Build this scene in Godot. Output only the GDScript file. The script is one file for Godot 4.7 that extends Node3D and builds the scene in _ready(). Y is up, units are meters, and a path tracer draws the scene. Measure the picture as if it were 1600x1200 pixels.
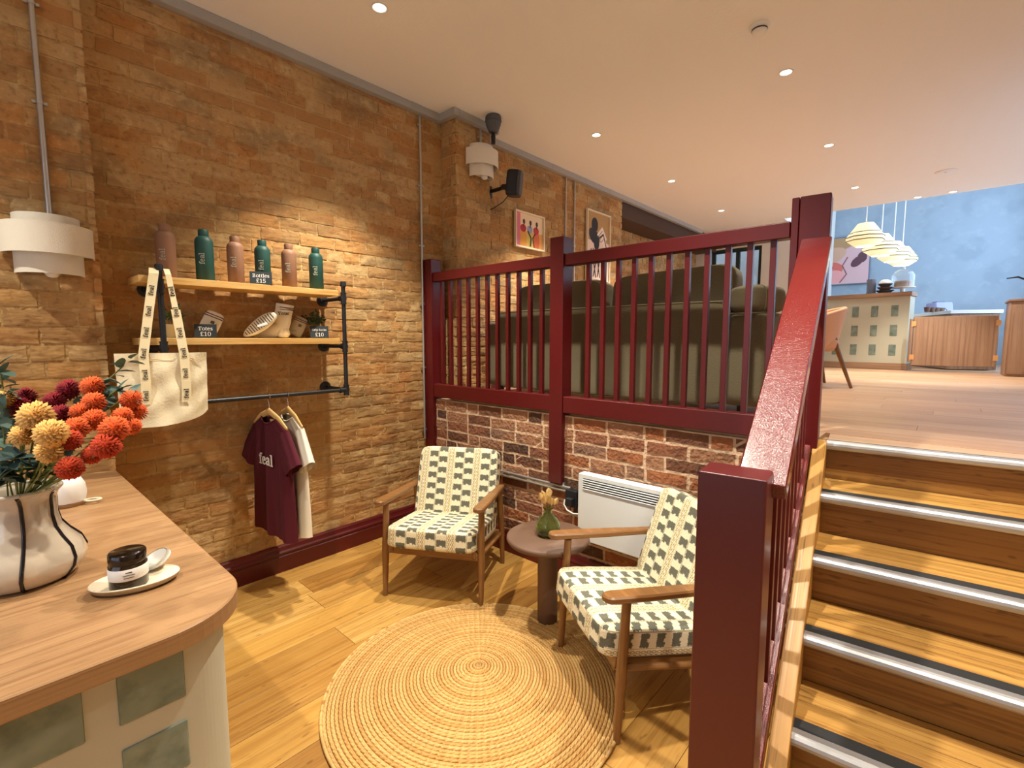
extends Node3D

var M := {}            # materials by name
var used := {}         # names already taken at top level
var rng := RandomNumberGenerator.new()

# ---------------------------------------------------------------- mesh builder
class MB:
	var v := PackedVector3Array()
	var n := PackedVector3Array()
	var t := PackedVector2Array()
	var i := PackedInt32Array()
	var xf := Transform3D()
	var uvo := Vector2()

	func vert(p: Vector3, nn: Vector3, uv := Vector2()) -> int:
		v.append(xf * p); n.append((xf.basis * nn).normalized()); t.append(uv + uvo)
		return v.size() - 1

	func tri(a: int, b: int, c: int) -> void:
		var g := (v[b] - v[a]).cross(v[c] - v[a])
		if g.dot(n[a] + n[b] + n[c]) > 0.0:
			i.append_array([a, c, b])
		else:
			i.append_array([a, b, c])

	func quad(a: int, b: int, c: int, d: int) -> void:
		tri(a, b, c); tri(a, c, d)

	func face(p: Array, nn: Vector3, uvs := []) -> void:
		var k := []
		for j in p.size():
			k.append(vert(p[j], nn, uvs[j] if uvs.size() > j else Vector2()))
		for j in range(1, p.size() - 1):
			tri(k[0], k[j], k[j + 1])

	# box with chamfered edges; grain = axis that the texture's u follows
	func box(c: Vector3, s: Vector3, bev := 0.0, b := Basis(), grain := -1) -> void:
		var h := s * 0.5
		bev = minf(bev, minf(h.x, minf(h.y, h.z)) * 0.9)
		if grain < 0:
			grain = 0 if s.x >= s.y and s.x >= s.z else (1 if s.y >= s.z else 2)
		var id := {}
		for ax in 3:
			for sg in [-1, 1]:
				var nn := Vector3(); nn[ax] = sg
				var o1 := (ax + 1) % 3
				var o2 := (ax + 2) % 3
				var ku := grain if grain != ax else o1
				var kv := o2 if ku == o1 else o1
				for a in [-1, 1]:
					for d in [-1, 1]:
						var p := Vector3(); p[ax] = h[ax] * sg
						p[o1] = (h[o1] - bev) * a; p[o2] = (h[o2] - bev) * d
						var key := Vector3i(); key[ax] = sg; key[o1] = a; key[o2] = d
						id[[ax, key]] = vert(c + b * p, b * nn, Vector2(p[ku], p[kv]))
				var f := []
				for q in [[-1, -1], [1, -1], [1, 1], [-1, 1]]:
					var key2 := Vector3i(); key2[ax] = sg; key2[o1] = q[0]; key2[o2] = q[1]
					f.append(id[[ax, key2]])
				quad(f[0], f[1], f[2], f[3])
		if bev > 0.0:
			for ax in 3:
				var o1 := (ax + 1) % 3
				var o2 := (ax + 2) % 3
				for a in [-1, 1]:
					for d in [-1, 1]:
						var k1 := Vector3i(); k1[ax] = -1; k1[o1] = a; k1[o2] = d
						var k2 := k1; k2[ax] = 1
						quad(id[[o1, k1]], id[[o1, k2]], id[[o2, k2]], id[[o2, k1]])
			for a in [-1, 1]:
				for d in [-1, 1]:
					for e in [-1, 1]:
						var k := Vector3i(a, d, e)
						tri(id[[0, k]], id[[1, k]], id[[2, k]])

	# surface of revolution about y; prof = [[r, y], ...]
	func lathe(prof: Array, seg := 24, at := Vector3(), a0 := 0.0, a1 := TAU, us := 1.0) -> void:
		var m := prof.size()
		var sn := []
		for k in m - 1:
			var dr: float = prof[k + 1][0] - prof[k][0]
			var dy: float = prof[k + 1][1] - prof[k][1]
			sn.append(Vector2(dy, -dr).normalized())
		var ln := 0.0
		for k in m - 1:
			var na: Vector2 = sn[k]
			var nb: Vector2 = sn[k]
			if k > 0 and sn[k].dot(sn[k - 1]) > 0.55:
				na = (sn[k] + sn[k - 1]).normalized()
			if k < m - 2 and sn[k].dot(sn[k + 1]) > 0.55:
				nb = (sn[k] + sn[k + 1]).normalized()
			var l2 := ln + Vector2(prof[k + 1][0] - prof[k][0], prof[k + 1][1] - prof[k][1]).length()
			var base := v.size()
			for j in seg + 1:
				var an := a0 + (a1 - a0) * j / seg
				var cs := cos(an)
				var si := sin(an)
				vert(at + Vector3(prof[k][0] * cs, prof[k][1], prof[k][0] * si), Vector3(na.x * cs, na.y, na.x * si), Vector2(us * j / seg, ln))
				vert(at + Vector3(prof[k + 1][0] * cs, prof[k + 1][1], prof[k + 1][0] * si), Vector3(nb.x * cs, nb.y, nb.x * si), Vector2(us * j / seg, l2))
			for j in seg:
				var q := base + j * 2
				quad(q, q + 1, q + 3, q + 2)
			ln = l2

	# tube along points; r = one radius or one per point; flat = squash across the second axis
	func tube(p: Array, r, seg := 10, caps := true, flat := 1.0, hint := Vector3(0.13, 1, 0.07)) -> void:
		var m := p.size()
		var base := v.size()
		var up := hint
		var ln := 0.0
		for k in m:
			var d: Vector3 = (p[min(k + 1, m - 1)] - p[max(k - 1, 0)]).normalized()
			if absf(d.dot(up.normalized())) > 0.98:
				up = Vector3(1, 0.1, 0.2)
			var a := d.cross(up).normalized()
			var b := a.cross(d).normalized()
			up = b
			var rr: float = r[k] if r is Array else r
			if k > 0:
				ln += (p[k] - p[k - 1]).length()
			for j in seg + 1:
				var an := TAU * j / seg
				var q := a * cos(an) + b * sin(an) * flat
				vert(p[k] + q * rr, (a * cos(an) * flat + b * sin(an)).normalized(), Vector2(ln, an * maxf(rr, 0.002)))
		for k in m - 1:
			for j in seg:
				var q := base + k * (seg + 1) + j
				quad(q, q + 1, q + seg + 2, q + seg + 1)
		if caps:
			for e in [0, m - 1]:
				var d2: Vector3 = (p[0] - p[1]).normalized() if e == 0 else (p[m - 1] - p[m - 2]).normalized()
				var c0 := vert(p[e], d2)
				var ring := []
				for j in seg:
					ring.append(v.size())
					v.append(v[base + e * (seg + 1) + j]); n.append((xf.basis * d2).normalized()); t.append(Vector2())
				for j in seg:
					tri(c0, ring[j], ring[(j + 1) % seg])

	# smooth sheet of (nu+1) x (nv+1) points f(u, v)
	func sheet(f: Callable, nu: int, nv: int, su := 1.0, sv := 1.0, flip := false) -> void:
		var g := []
		for b in nv + 1:
			for a in nu + 1:
				g.append(f.call(float(a) / nu, float(b) / nv))
		var base := v.size()
		for b in nv + 1:
			for a in nu + 1:
				var du: Vector3 = g[b * (nu + 1) + min(a + 1, nu)] - g[b * (nu + 1) + max(a - 1, 0)]
				var dv: Vector3 = g[min(b + 1, nv) * (nu + 1) + a] - g[max(b - 1, 0) * (nu + 1) + a]
				var nn := du.cross(dv)
				if nn.length() < 1e-12:
					nn = Vector3.UP
				vert(g[b * (nu + 1) + a], -nn.normalized() if flip else nn.normalized(), Vector2(su * a / nu, sv * b / nv))
		for b in nv:
			for a in nu:
				var q := base + b * (nu + 1) + a
				quad(q, q + 1, q + nu + 2, q + nu + 1)

	# soft block (superellipsoid) for cushions; uv in metres
	func pillow(c: Vector3, s: Vector3, k := 6.0, b := Basis(), seg := 8, uva := 0, uvb := 1) -> void:
		var h := s * 0.5
		for ax in 3:
			for sg in [-1, 1]:
				var o1 := (ax + 1) % 3
				var o2 := (ax + 2) % 3
				var base := v.size()
				for jb in seg + 1:
					for ja in seg + 1:
						var q := Vector3(); q[ax] = sg
						q[o1] = sin((2.0 * ja / seg - 1.0) * PI * 0.5); q[o2] = sin((2.0 * jb / seg - 1.0) * PI * 0.5)
						var l := pow(pow(absf(q.x), k) + pow(absf(q.y), k) + pow(absf(q.z), k), 1.0 / k)
						q /= l
						var nn := Vector3(signf(q.x) * pow(absf(q.x), k - 1) / h.x, signf(q.y) * pow(absf(q.y), k - 1) / h.y, signf(q.z) * pow(absf(q.z), k - 1) / h.z).normalized()
						var pp := q * h
						var ua := uva
						var ub := uvb
						var add := 0.0
						if ax == uva:
							ua = 3 - uva - uvb; add = h[uva]
						elif ax == uvb:
							ub = 3 - uva - uvb; add = h[uvb]
						vert(c + b * pp, b * nn, Vector2(pp[ua], pp[ub] + add))
				for jb in seg:
					for ja in seg:
						var e := base + jb * (seg + 1) + ja
						quad(e, e + 1, e + seg + 2, e + seg + 1)

	# flat outline in the xy plane given a thickness along z, rim rounded by a chamfer
	func slab(poly: PackedVector2Array, z0: float, z1: float, bev := 0.0) -> void:
		var ins := poly
		if bev > 0.0:
			var cw := Geometry2D.is_polygon_clockwise(poly)
			ins = PackedVector2Array()
			var m := poly.size()
			for k in m:
				var d1 := (poly[k] - poly[(k + m - 1) % m]).normalized()
				var d2 := (poly[(k + 1) % m] - poly[k]).normalized()
				var nn := Vector2(-(d1 + d2).y, (d1 + d2).x).normalized()
				ins.append(poly[k] + nn * (-bev if cw else bev))
		var idx := Geometry2D.triangulate_polygon(ins)
		for sgn in [-1, 1]:
			var base := v.size()
			for p in ins:
				vert(Vector3(p.x, p.y, z1 if sgn > 0 else z0), Vector3(0, 0, sgn), p)
			for k in range(0, idx.size(), 3):
				tri(base + idx[k], base + idx[k + 1], base + idx[k + 2])
		var mm := poly.size()
		var cwf := 1.0 if Geometry2D.is_polygon_clockwise(poly) else -1.0
		for k in mm:
			var a := poly[k]
			var b := poly[(k + 1) % mm]
			var d := (b - a).normalized()
			var nn := Vector3(-d.y, d.x, 0) * cwf
			face([Vector3(a.x, a.y, z0 + bev), Vector3(b.x, b.y, z0 + bev), Vector3(b.x, b.y, z1 - bev), Vector3(a.x, a.y, z1 - bev)], nn, [Vector2(a.x, z0), Vector2(b.x, z0), Vector2(b.x, z1), Vector2(a.x, z1)])
			if bev > 0.0:
				var a2 := ins[k]
				var b2 := ins[(k + 1) % mm]
				face([Vector3(a.x, a.y, z1 - bev), Vector3(b.x, b.y, z1 - bev), Vector3(b2.x, b2.y, z1), Vector3(a2.x, a2.y, z1)], (nn + Vector3(0, 0, 1)).normalized())
				face([Vector3(a.x, a.y, z0 + bev), Vector3(b.x, b.y, z0 + bev), Vector3(b2.x, b2.y, z0), Vector3(a2.x, a2.y, z0)], (nn + Vector3(0, 0, -1)).normalized())

	func mesh() -> ArrayMesh:
		var a := []
		a.resize(Mesh.ARRAY_MAX)
		a[Mesh.ARRAY_VERTEX] = v; a[Mesh.ARRAY_NORMAL] = n; a[Mesh.ARRAY_TEX_UV] = t; a[Mesh.ARRAY_INDEX] = i
		var m := ArrayMesh.new()
		m.add_surface_from_arrays(Mesh.PRIMITIVE_TRIANGLES, a)
		return m

# ---------------------------------------------------------------- scene helpers
func taken(called: String) -> String:
	if not used.has(called):
		used[called] = 0
		return called
	used[called] += 1
	return "%s_%03d" % [called, used[called]]

func thing(called: String, label: String, category: String, at := Vector3(), turn := 0.0, group := "") -> Node3D:
	var o := Node3D.new()
	o.name = taken(called); add_child(o)
	o.position = at; o.rotation.y = turn
	o.set_meta("label", label); o.set_meta("category", category)
	if group != "":
		o.set_meta("group", group)
	return o

func setting(called: String, label: String) -> Node3D:
	var o := Node3D.new()
	o.name = taken(called); add_child(o)
	o.set_meta("kind", "structure"); o.set_meta("label", label)
	return o

func put(parent: Node, called: String, mesh: Mesh, m: Material, xf := Transform3D(), label := "") -> MeshInstance3D:
	var o := MeshInstance3D.new()
	o.name = called; o.mesh = mesh; o.material_override = m; o.transform = xf
	o.cast_shadow = GeometryInstance3D.SHADOW_CASTING_SETTING_ON
	parent.add_child(o, true)
	if label != "":
		o.set_meta("label", label)
	return o

func part(parent: Node, called: String, mb: MB, m: Material, label := "") -> MeshInstance3D:
	return put(parent, called, mb.mesh(), m, Transform3D(), label)

func copy_of(o: Node3D, called: String, label: String, at: Vector3, turn := 0.0, group := "") -> Node3D:
	var c: Node3D = o.duplicate()
	c.name = taken(called); add_child(c)
	c.position = at; c.rotation.y = turn
	c.set_meta("label", label)
	if group != "":
		c.set_meta("group", group)
	return c

func boxm(s: Vector3, bev := 0.0, grain := -1, uvo := Vector2()) -> ArrayMesh:
	var b := MB.new(); b.uvo = uvo; b.box(Vector3(), s, bev, Basis(), grain)
	return b.mesh()

func boxpart(parent: Node, called: String, c: Vector3, s: Vector3, m: Material, bev := 0.0, label := "", grain := -1) -> MeshInstance3D:
	return put(parent, called, boxm(s, bev, grain, Vector2(rng.randf() * 5, rng.randf() * 5)), m, Transform3D(Basis(), c), label)

func lettering(parent: Node, called: String, s: String, size: float, m: Material, xf: Transform3D, serif := false, depth := 0.0006, bold := false) -> void:
	var tm := TextMesh.new()
	var f := SystemFont.new()
	f.font_names = PackedStringArray(["Droid Serif" if serif else "Droid Sans"])
	f.font_weight = 700 if bold else 400
	tm.font = f; tm.text = s; tm.font_size = 32; tm.pixel_size = size / 32.0; tm.depth = depth; tm.curve_step = 3.0
	put(parent, called, tm, m, xf)

# ---------------------------------------------------------------- textures
func noise_bytes(w: int, h: int, sd: int, freq: float, oct := 4, sx := 1, sy := 1, kind := FastNoiseLite.TYPE_SIMPLEX_SMOOTH) -> PackedByteArray:
	var f := FastNoiseLite.new()
	f.noise_type = kind; f.seed = sd; f.frequency = freq; f.fractal_octaves = oct
	f.fractal_type = FastNoiseLite.FRACTAL_FBM if oct > 1 else FastNoiseLite.FRACTAL_NONE
	var im := f.get_seamless_image(w / sx, h / sy, false, false, 0.15, true)
	im.convert(Image.FORMAT_L8)
	if sx > 1 or sy > 1:
		im.resize(w, h, Image.INTERPOLATE_CUBIC)
	return im.get_data()

# base colour, then layers [bytes, lo, hi, colour, strength]
func bake(w: int, h: int, base: Color, layers: Array) -> ImageTexture:
	var luts := []
	for l in layers:
		var lut := PackedFloat32Array(); lut.resize(256)
		for k in 256:
			lut[k] = smoothstep(l[1], l[2], k / 255.0) * float(l[4])
		luts.append(lut)
	var rr := PackedFloat32Array(); rr.resize(w * h); rr.fill(base.r)
	var gg := PackedFloat32Array(); gg.resize(w * h); gg.fill(base.g)
	var bb := PackedFloat32Array(); bb.resize(w * h); bb.fill(base.b)
	for li in layers.size():
		var d: PackedByteArray = layers[li][0]
		var lut: PackedFloat32Array = luts[li]
		var c: Color = layers[li][3]
		var cr := c.r
		var cg := c.g
		var cb := c.b
		for k in w * h:
			var s := lut[d[k]]
			if s > 0.0:
				rr[k] += (cr - rr[k]) * s
				gg[k] += (cg - gg[k]) * s
				bb[k] += (cb - bb[k]) * s
	var out := PackedByteArray(); out.resize(w * h * 3)
	for k in w * h:
		out[k * 3] = clampi(int(rr[k] * 255.0), 0, 255)
		out[k * 3 + 1] = clampi(int(gg[k] * 255.0), 0, 255)
		out[k * 3 + 2] = clampi(int(bb[k] * 255.0), 0, 255)
	return ImageTexture.create_from_image(Image.create_from_data(w, h, false, Image.FORMAT_RGB8, out))

func gray_tex(d: PackedByteArray, w: int, h: int) -> ImageTexture:
	return ImageTexture.create_from_image(Image.create_from_data(w, h, false, Image.FORMAT_L8, d))

func mk(called: String, c: Color, rough := 0.7, metal := 0.0) -> StandardMaterial3D:
	var m := StandardMaterial3D.new()
	m.resource_name = called
	m.albedo_color = c; m.roughness = rough; m.metallic = metal
	M[called] = m
	return m

func tint(called: String, of: String, c: Color) -> StandardMaterial3D:
	var m: StandardMaterial3D = M[of].duplicate()
	m.resource_name = called; m.albedo_color = c
	M[called] = m
	return m

func relief(m: StandardMaterial3D, tx: Texture2D, cm: float) -> void:
	m.heightmap_enabled = true; m.heightmap_texture = tx; m.heightmap_scale = cm

func world_mapped(m: StandardMaterial3D, per_metre: float) -> void:
	m.uv1_triplanar = true; m.uv1_world_triplanar = true; m.uv1_scale = Vector3.ONE * per_metre

func rgb(r: int, g: int, b: int) -> Color:
	return Color(r / 255.0, g / 255.0, b / 255.0)

# drawing on images: flat print only
func blob(im: Image, cx: float, cy: float, rx: float, ry: float, c: Color, tilt := 0.0) -> void:
	var R := int(maxf(rx, ry)) + 1
	for y in range(maxi(0, int(cy) - R), mini(im.get_height(), int(cy) + R + 1)):
		for x in range(maxi(0, int(cx) - R), mini(im.get_width(), int(cx) + R + 1)):
			var d := Vector2(x - cx, y - cy).rotated(-tilt)
			if (d.x / rx) * (d.x / rx) + (d.y / ry) * (d.y / ry) <= 1.0:
				im.set_pixel(x, y, c)

func stroke(im: Image, pts: Array, w: float, c: Color) -> void:
	for k in pts.size() - 1:
		var a: Vector2 = pts[k]
		var b: Vector2 = pts[k + 1]
		var m := int(a.distance_to(b)) + 1
		for j in m + 1:
			var q := a.lerp(b, float(j) / m)
			blob(im, q.x, q.y, w, w, c)

# ---------------------------------------------------------------- materials
func wood(called: String, base: Color, dark: Color, light: Color, sd: int, su := 0.8, sv := 2.5, rough := 0.45, blotch := 0.35, spots := 0.0) -> StandardMaterial3D:
	var g1 := noise_bytes(512, 512, sd, 0.02, 3, 16, 1)
	var g2 := noise_bytes(512, 512, sd + 1, 0.06, 2, 32, 1)
	var g3 := noise_bytes(512, 512, sd + 2, 0.008, 3, 2, 1)
	var g4 := noise_bytes(512, 512, sd + 3, 0.05, 2, 4, 1)
	var m := mk(called, Color.WHITE, rough)
	m.albedo_texture = bake(512, 512, base, [[g3, 0.35, 0.85, light, 0.7], [g1, 0.5, 0.85, dark, 0.55], [g2, 0.55, 0.9, dark, 0.4], [g4, 0.72, 0.95, dark.darkened(0.2), blotch], [noise_bytes(512, 512, sd + 5, 0.022, 2), 0.82, 0.93, dark.darkened(0.4), spots]])
	m.uv1_scale = Vector3(su, sv, 1)
	relief(m, gray_tex(g2, 512, 512), 0.03)
	return m

func make_materials() -> void:
	var fine := noise_bytes(512, 512, 5, 0.045, 5)
	var mid := noise_bytes(512, 512, 9, 0.014, 4)
	var coarse := noise_bytes(512, 512, 13, 0.006, 3)
	var patch := noise_bytes(512, 512, 21, 0.007, 4, 2, 1)
	var speck := noise_bytes(512, 512, 33, 0.12, 2)
	var flow := noise_bytes(512, 512, 41, 0.03, 4, 4, 1)
	var fine_t := gray_tex(fine, 512, 512)
	var mid_t := gray_tex(mid, 512, 512)
	var flow_t := gray_tex(flow, 512, 512)
	# old left wall: orange brown bricks under worn lime
	var m := mk("brick_old", Color.WHITE, 0.92)
	var K := 1024
	var big := noise_bytes(K, K, 15, 0.004, 4)
	var drift := noise_bytes(K, K, 23, 0.006, 4, 2, 1)
	var grit := noise_bytes(K, K, 35, 0.05, 5)
	var crack := noise_bytes(K, K, 43, 0.03, 4, 3, 1)
	var dots := noise_bytes(K, K, 47, 0.14, 2)
	var wash := noise_bytes(K, K, 51, 0.012, 5)
	m.albedo_texture = bake(K, K, rgb(184, 150, 100), [[big, 0.45, 0.8, rgb(188, 140, 84), 0.75], [drift, 0.52, 0.85, rgb(152, 126, 88), 0.8], [wash, 0.56, 0.85, rgb(208, 180, 130), 0.65], [grit, 0.6, 0.85, rgb(136, 104, 66), 0.5], [grit, 0.36, 0.2, rgb(212, 182, 134), 0.4], [crack, 0.74, 0.92, rgb(122, 90, 56), 0.5], [dots, 0.88, 0.97, rgb(228, 204, 160), 0.5]])
	world_mapped(m, 0.5); relief(m, gray_tex(crack, K, K), 0.75)
	tint("brick_old_b", "brick_old", rgb(238, 220, 202)); tint("brick_old_c", "brick_old", rgb(250, 232, 210)); tint("brick_old_d", "brick_old", rgb(226, 212, 198)); tint("brick_old_e", "brick_old", rgb(244, 236, 222))
	m = tint("mortar_old", "brick_old", rgb(255, 255, 250)); relief(m, gray_tex(grit, K, K), 0.8)
	# platform wall: red stock bricks with pale mortar
	m = mk("brick_red", Color.WHITE, 0.9)
	m.albedo_texture = bake(512, 512, rgb(156, 110, 80), [[mid, 0.5, 0.85, rgb(132, 92, 68), 0.8], [patch, 0.6, 0.85, rgb(108, 84, 72), 0.6], [fine, 0.62, 0.88, rgb(192, 152, 116), 0.6], [speck, 0.84, 0.96, rgb(216, 184, 150), 0.7]])
	world_mapped(m, 1.3); relief(m, fine_t, 0.7)
	tint("brick_red_b", "brick_red", rgb(226, 206, 200)); tint("brick_red_c", "brick_red", rgb(150, 148, 152)); tint("brick_red_d", "brick_red", rgb(255, 224, 196)); tint("brick_red_e", "brick_red", rgb(188, 172, 166))
	m = mk("mortar_pale", Color.WHITE, 0.95)
	m.albedo_texture = bake(512, 512, rgb(210, 178, 146), [[mid, 0.5, 0.9, rgb(188, 152, 120), 0.7], [fine, 0.6, 0.9, rgb(224, 196, 168), 0.7]])
	world_mapped(m, 1.3); relief(m, fine_t, 0.5)
	# woods
	wood("oak_floor", rgb(194, 150, 80), rgb(162, 116, 56), rgb(206, 166, 96), 101, 0.7, 2.2, 0.38, 0.35, 0.35)
	tint("oak_floor_b", "oak_floor", rgb(240, 232, 222)); tint("oak_floor_c", "oak_floor", rgb(224, 212, 196)); tint("oak_floor_d", "oak_floor", rgb(250, 244, 228)); tint("oak_floor_e", "oak_floor", rgb(212, 196, 176))
	wood("upper_oak", rgb(186, 148, 114), rgb(168, 130, 98), rgb(198, 162, 128), 131, 0.6, 2.0, 0.42, 0.15)
	tint("upper_oak_b", "upper_oak", rgb(246, 242, 238)); tint("upper_oak_c", "upper_oak", rgb(238, 230, 224))
	wood("counter_oak", rgb(156, 118, 80), rgb(130, 92, 60), rgb(170, 132, 92), 151, 1.1, 3.2, 0.4, 0.35)
	wood("pine", rgb(222, 176, 102), rgb(196, 142, 70), rgb(232, 192, 122), 171, 1.2, 5.0, 0.5, 0.3)
	wood("teak", rgb(134, 92, 50), rgb(100, 64, 32), rgb(152, 108, 62), 191, 2.0, 8.0, 0.35, 0.15)
	wood("tread_wood", rgb(182, 136, 70), rgb(134, 90, 40), rgb(200, 156, 86), 211, 0.7, 2.6, 0.4, 0.7, 0.4)
	tint("riser_wood", "tread_wood", rgb(206, 194, 180))
	tint("stringer_wood", "tread_wood", rgb(252, 246, 232))
	wood("far_oak", rgb(152, 118, 92), rgb(128, 94, 72), rgb(164, 130, 102), 231, 0.8, 3.0, 0.5, 0.2)
	# jute rug: plaited strands; u goes round, v outward
	var hb := braid_bytes()
	var fl := noise_bytes(512, 64, 252, 0.06, 3)
	m = mk("jute", Color.WHITE, 0.95)
	m.albedo_texture = bake(512, 64, rgb(200, 160, 98), [[fl, 0.5, 0.85, rgb(212, 178, 118), 0.7], [fl, 0.40, 0.2, rgb(160, 108, 50), 0.85]])
	relief(m, gray_tex(hb, 512, 64), 0.22)
	tint("jute_b", "jute", rgb(246, 238, 226)); tint("jute_c", "jute", rgb(252, 246, 234)); tint("jute_d", "jute", rgb(238, 224, 204))
	# paint and plaster
	m = mk("maroon", rgb(84, 7, 12), 0.4); m.clearcoat_enabled = true; m.clearcoat = 0.15; m.clearcoat_roughness = 0.22
	world_mapped(m, 3.0); relief(m, fine_t, 0.012)
	m = mk("maroon_brushed", rgb(100, 12, 16), 0.25); m.clearcoat_enabled = true; m.clearcoat = 0.6; m.clearcoat_roughness = 0.15
	world_mapped(m, 4.0); relief(m, gray_tex(speck, 512, 512), 0.14)
	m = mk("ceiling_paint", rgb(240, 238, 234), 0.95); world_mapped(m, 1.5); relief(m, fine_t, 0.05)
	m = mk("white_wall", rgb(222, 222, 216), 0.9)
	m = mk("warm_plaster", rgb(206, 190, 168), 0.9)
	m = mk("blue_plaster", Color.WHITE, 0.9)
	m.albedo_texture = bake(512, 512, rgb(150, 166, 180), [[coarse, 0.45, 0.85, rgb(138, 154, 168), 0.7], [mid, 0.5, 0.9, rgb(160, 176, 188), 0.6]])
	world_mapped(m, 0.5)
	mk("trunking", rgb(166, 164, 158), 0.5)
	mk("galvanised", rgb(190, 190, 186), 0.35, 0.85)
	mk("black_pipe", rgb(52, 54, 58), 0.42, 0.5)
	mk("chrome", rgb(225, 225, 225), 0.15, 1.0)
	m = mk("aluminium", rgb(186, 186, 188), 0.46, 0.85); world_mapped(m, 2.0); relief(m, flow_t, 0.03)
	mk("grip_black", rgb(34, 34, 36), 0.85)
	mk("black_plastic", rgb(22, 24, 30), 0.55); mk("gloss_black", rgb(26, 16, 10), 0.12)
	mk("dark_grey", rgb(70, 72, 76), 0.6)
	mk("white_enamel", rgb(228, 231, 230), 0.35)
	mk("white_plastic", rgb(236, 234, 228), 0.4)
	mk("slot_dark", rgb(60, 62, 66), 0.7)
	mk("brown_matt", rgb(104, 76, 58), 0.6)
	mk("cream_panel", rgb(184, 180, 160), 0.7)
	mk("rust_light", rgb(206, 150, 92), 0.7)
	m = mk("linen_shade", rgb(228, 220, 202), 0.9); m.backlight = rgb(120, 104, 80)
	world_mapped(m, 8.0); relief(m, fine_t, 0.08)
	m = mk("lens_glow", Color.WHITE, 0.4); m.emission_enabled = true; m.emission = Color(1.0, 0.93, 0.8); m.emission_energy_multiplier = 10.0
	m = mk("paper_glow", rgb(240, 232, 200), 0.8); m.emission_enabled = true; m.emission = Color(1.0, 0.92, 0.68); m.emission_energy_multiplier = 0.95
	mk("paper_rib", rgb(110, 96, 66), 0.8)
	# glass
	m = mk("green_glass", Color(0.72, 0.78, 0.50, 0.06), 0.03); m.refraction_enabled = true; m.refraction_scale = 0.05
	m = mk("amber_glass", rgb(44, 28, 14), 0.08)
	m = mk("clear_glass", Color(0.86, 0.93, 0.93, 0.12), 0.02); m.transparency = BaseMaterial3D.TRANSPARENCY_ALPHA
	m = mk("window_glass", Color(0.9, 0.95, 1.0, 0.06), 0.02); m.transparency = BaseMaterial3D.TRANSPARENCY_ALPHA
	m = mk("block_glass", Color.WHITE, 0.12)
	m.albedo_texture = bake(512, 512, rgb(118, 132, 122), [[mid, 0.4, 0.85, rgb(92, 108, 100), 0.8], [coarse, 0.5, 0.85, rgb(146, 158, 146), 0.7]])
	world_mapped(m, 1.6)
	# objects
	m = mk("vase_glass", Color.WHITE, 0.12)
	m.albedo_texture = bake(512, 512, rgb(206, 192, 172), [[coarse, 0.4, 0.8, rgb(178, 168, 156), 0.8], [mid, 0.55, 0.9, rgb(226, 210, 184), 0.7]])
	world_mapped(m, 2.5); m.clearcoat_enabled = true; m.clearcoat = 0.8; m.clearcoat_roughness = 0.05
	mk("stripe_black", rgb(24, 20, 22), 0.15)
	mk("bottle_green", rgb(20, 68, 60), 0.55); mk("bottle_clay", rgb(138, 98, 72), 0.6)
	mk("print_pale", rgb(176, 176, 156), 0.6); mk("print_white", rgb(238, 236, 230), 0.6); mk("print_black", rgb(34, 30, 28), 0.7); mk("print_olive", rgb(96, 82, 44), 0.7)
	m = mk("canvas", Color.WHITE, 0.95)
	m.albedo_texture = bake(512, 512, rgb(236, 224, 190), [[mid, 0.5, 0.9, rgb(226, 212, 174), 0.6], [speck, 0.7, 0.95, rgb(244, 236, 208), 0.6]])
	world_mapped(m, 3.0); relief(m, fine_t, 0.08)
	mk("ribbon", rgb(240, 226, 184), 0.85)
	mk("tee_maroon", rgb(82, 10, 30), 0.95); mk("tee_white", rgb(232, 224, 206), 0.95)
	mk("hanger_wood", rgb(222, 182, 116), 0.45)
	mk("sock_white", rgb(230, 222, 200), 0.95); mk("sock_grey", rgb(170, 158, 136), 0.95); mk("sock_band", rgb(92, 44, 44), 0.95); mk("sole_dark", rgb(70, 58, 44), 0.9)
	mk("card_black", rgb(30, 40, 44), 0.7)
	mk("leaf_dark", rgb(44, 66, 34), 0.7); mk("leaf_mid", rgb(78, 104, 50), 0.7); mk("leaf_light", rgb(132, 150, 76), 0.7)
	mk("euca", rgb(96, 124, 112), 0.7); mk("euca_dark", rgb(58, 84, 80), 0.7); mk("stem_green", rgb(120, 124, 58), 0.7)
	mk("petal_orange", rgb(238, 98, 38), 0.8); mk("petal_red", rgb(204, 64, 24), 0.8); mk("petal_crimson", rgb(146, 14, 34), 0.8); mk("petal_peach", rgb(252, 194, 108), 0.8)
	for k in ["petal_orange", "petal_red", "petal_crimson", "petal_peach", "euca", "euca_dark", "leaf_mid", "leaf_dark"]:
		M[k].backlight = M[k].albedo_color.darkened(0.5)
	mk("ceramic_cream", rgb(226, 212, 184), 0.5); mk("ceramic_white", rgb(232, 230, 224), 0.35); mk("terracotta_pot", rgb(196, 178, 132), 0.7)
	mk("dried_flower", rgb(226, 190, 122), 0.85); mk("dried_stem", rgb(168, 140, 84), 0.85)
	m = mk("sofa_olive", rgb(104, 94, 70), 0.95); world_mapped(m, 4.0); relief(m, fine_t, 0.15); m.rim_enabled = true; m.rim = 0.3
	mk("sofa_piping", rgb(124, 112, 84), 0.9)
	m = mk("peach_fabric", rgb(228, 178, 142), 0.9); world_mapped(m, 6.0); relief(m, fine_t, 0.1)
	mk("lilac", rgb(150, 156, 206), 0.6); mk("grey_blue", rgb(104, 112, 132), 0.5)
	mk("frame_pale", rgb(228, 214, 184), 0.6); mk("frame_edge", rgb(120, 82, 50), 0.6); mk("door_green", rgb(24, 44, 40), 0.5)
	mk("beam_dark", rgb(74, 52, 36), 0.8)
	mk("sensor_grey", rgb(84, 86, 90), 0.75)
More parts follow.
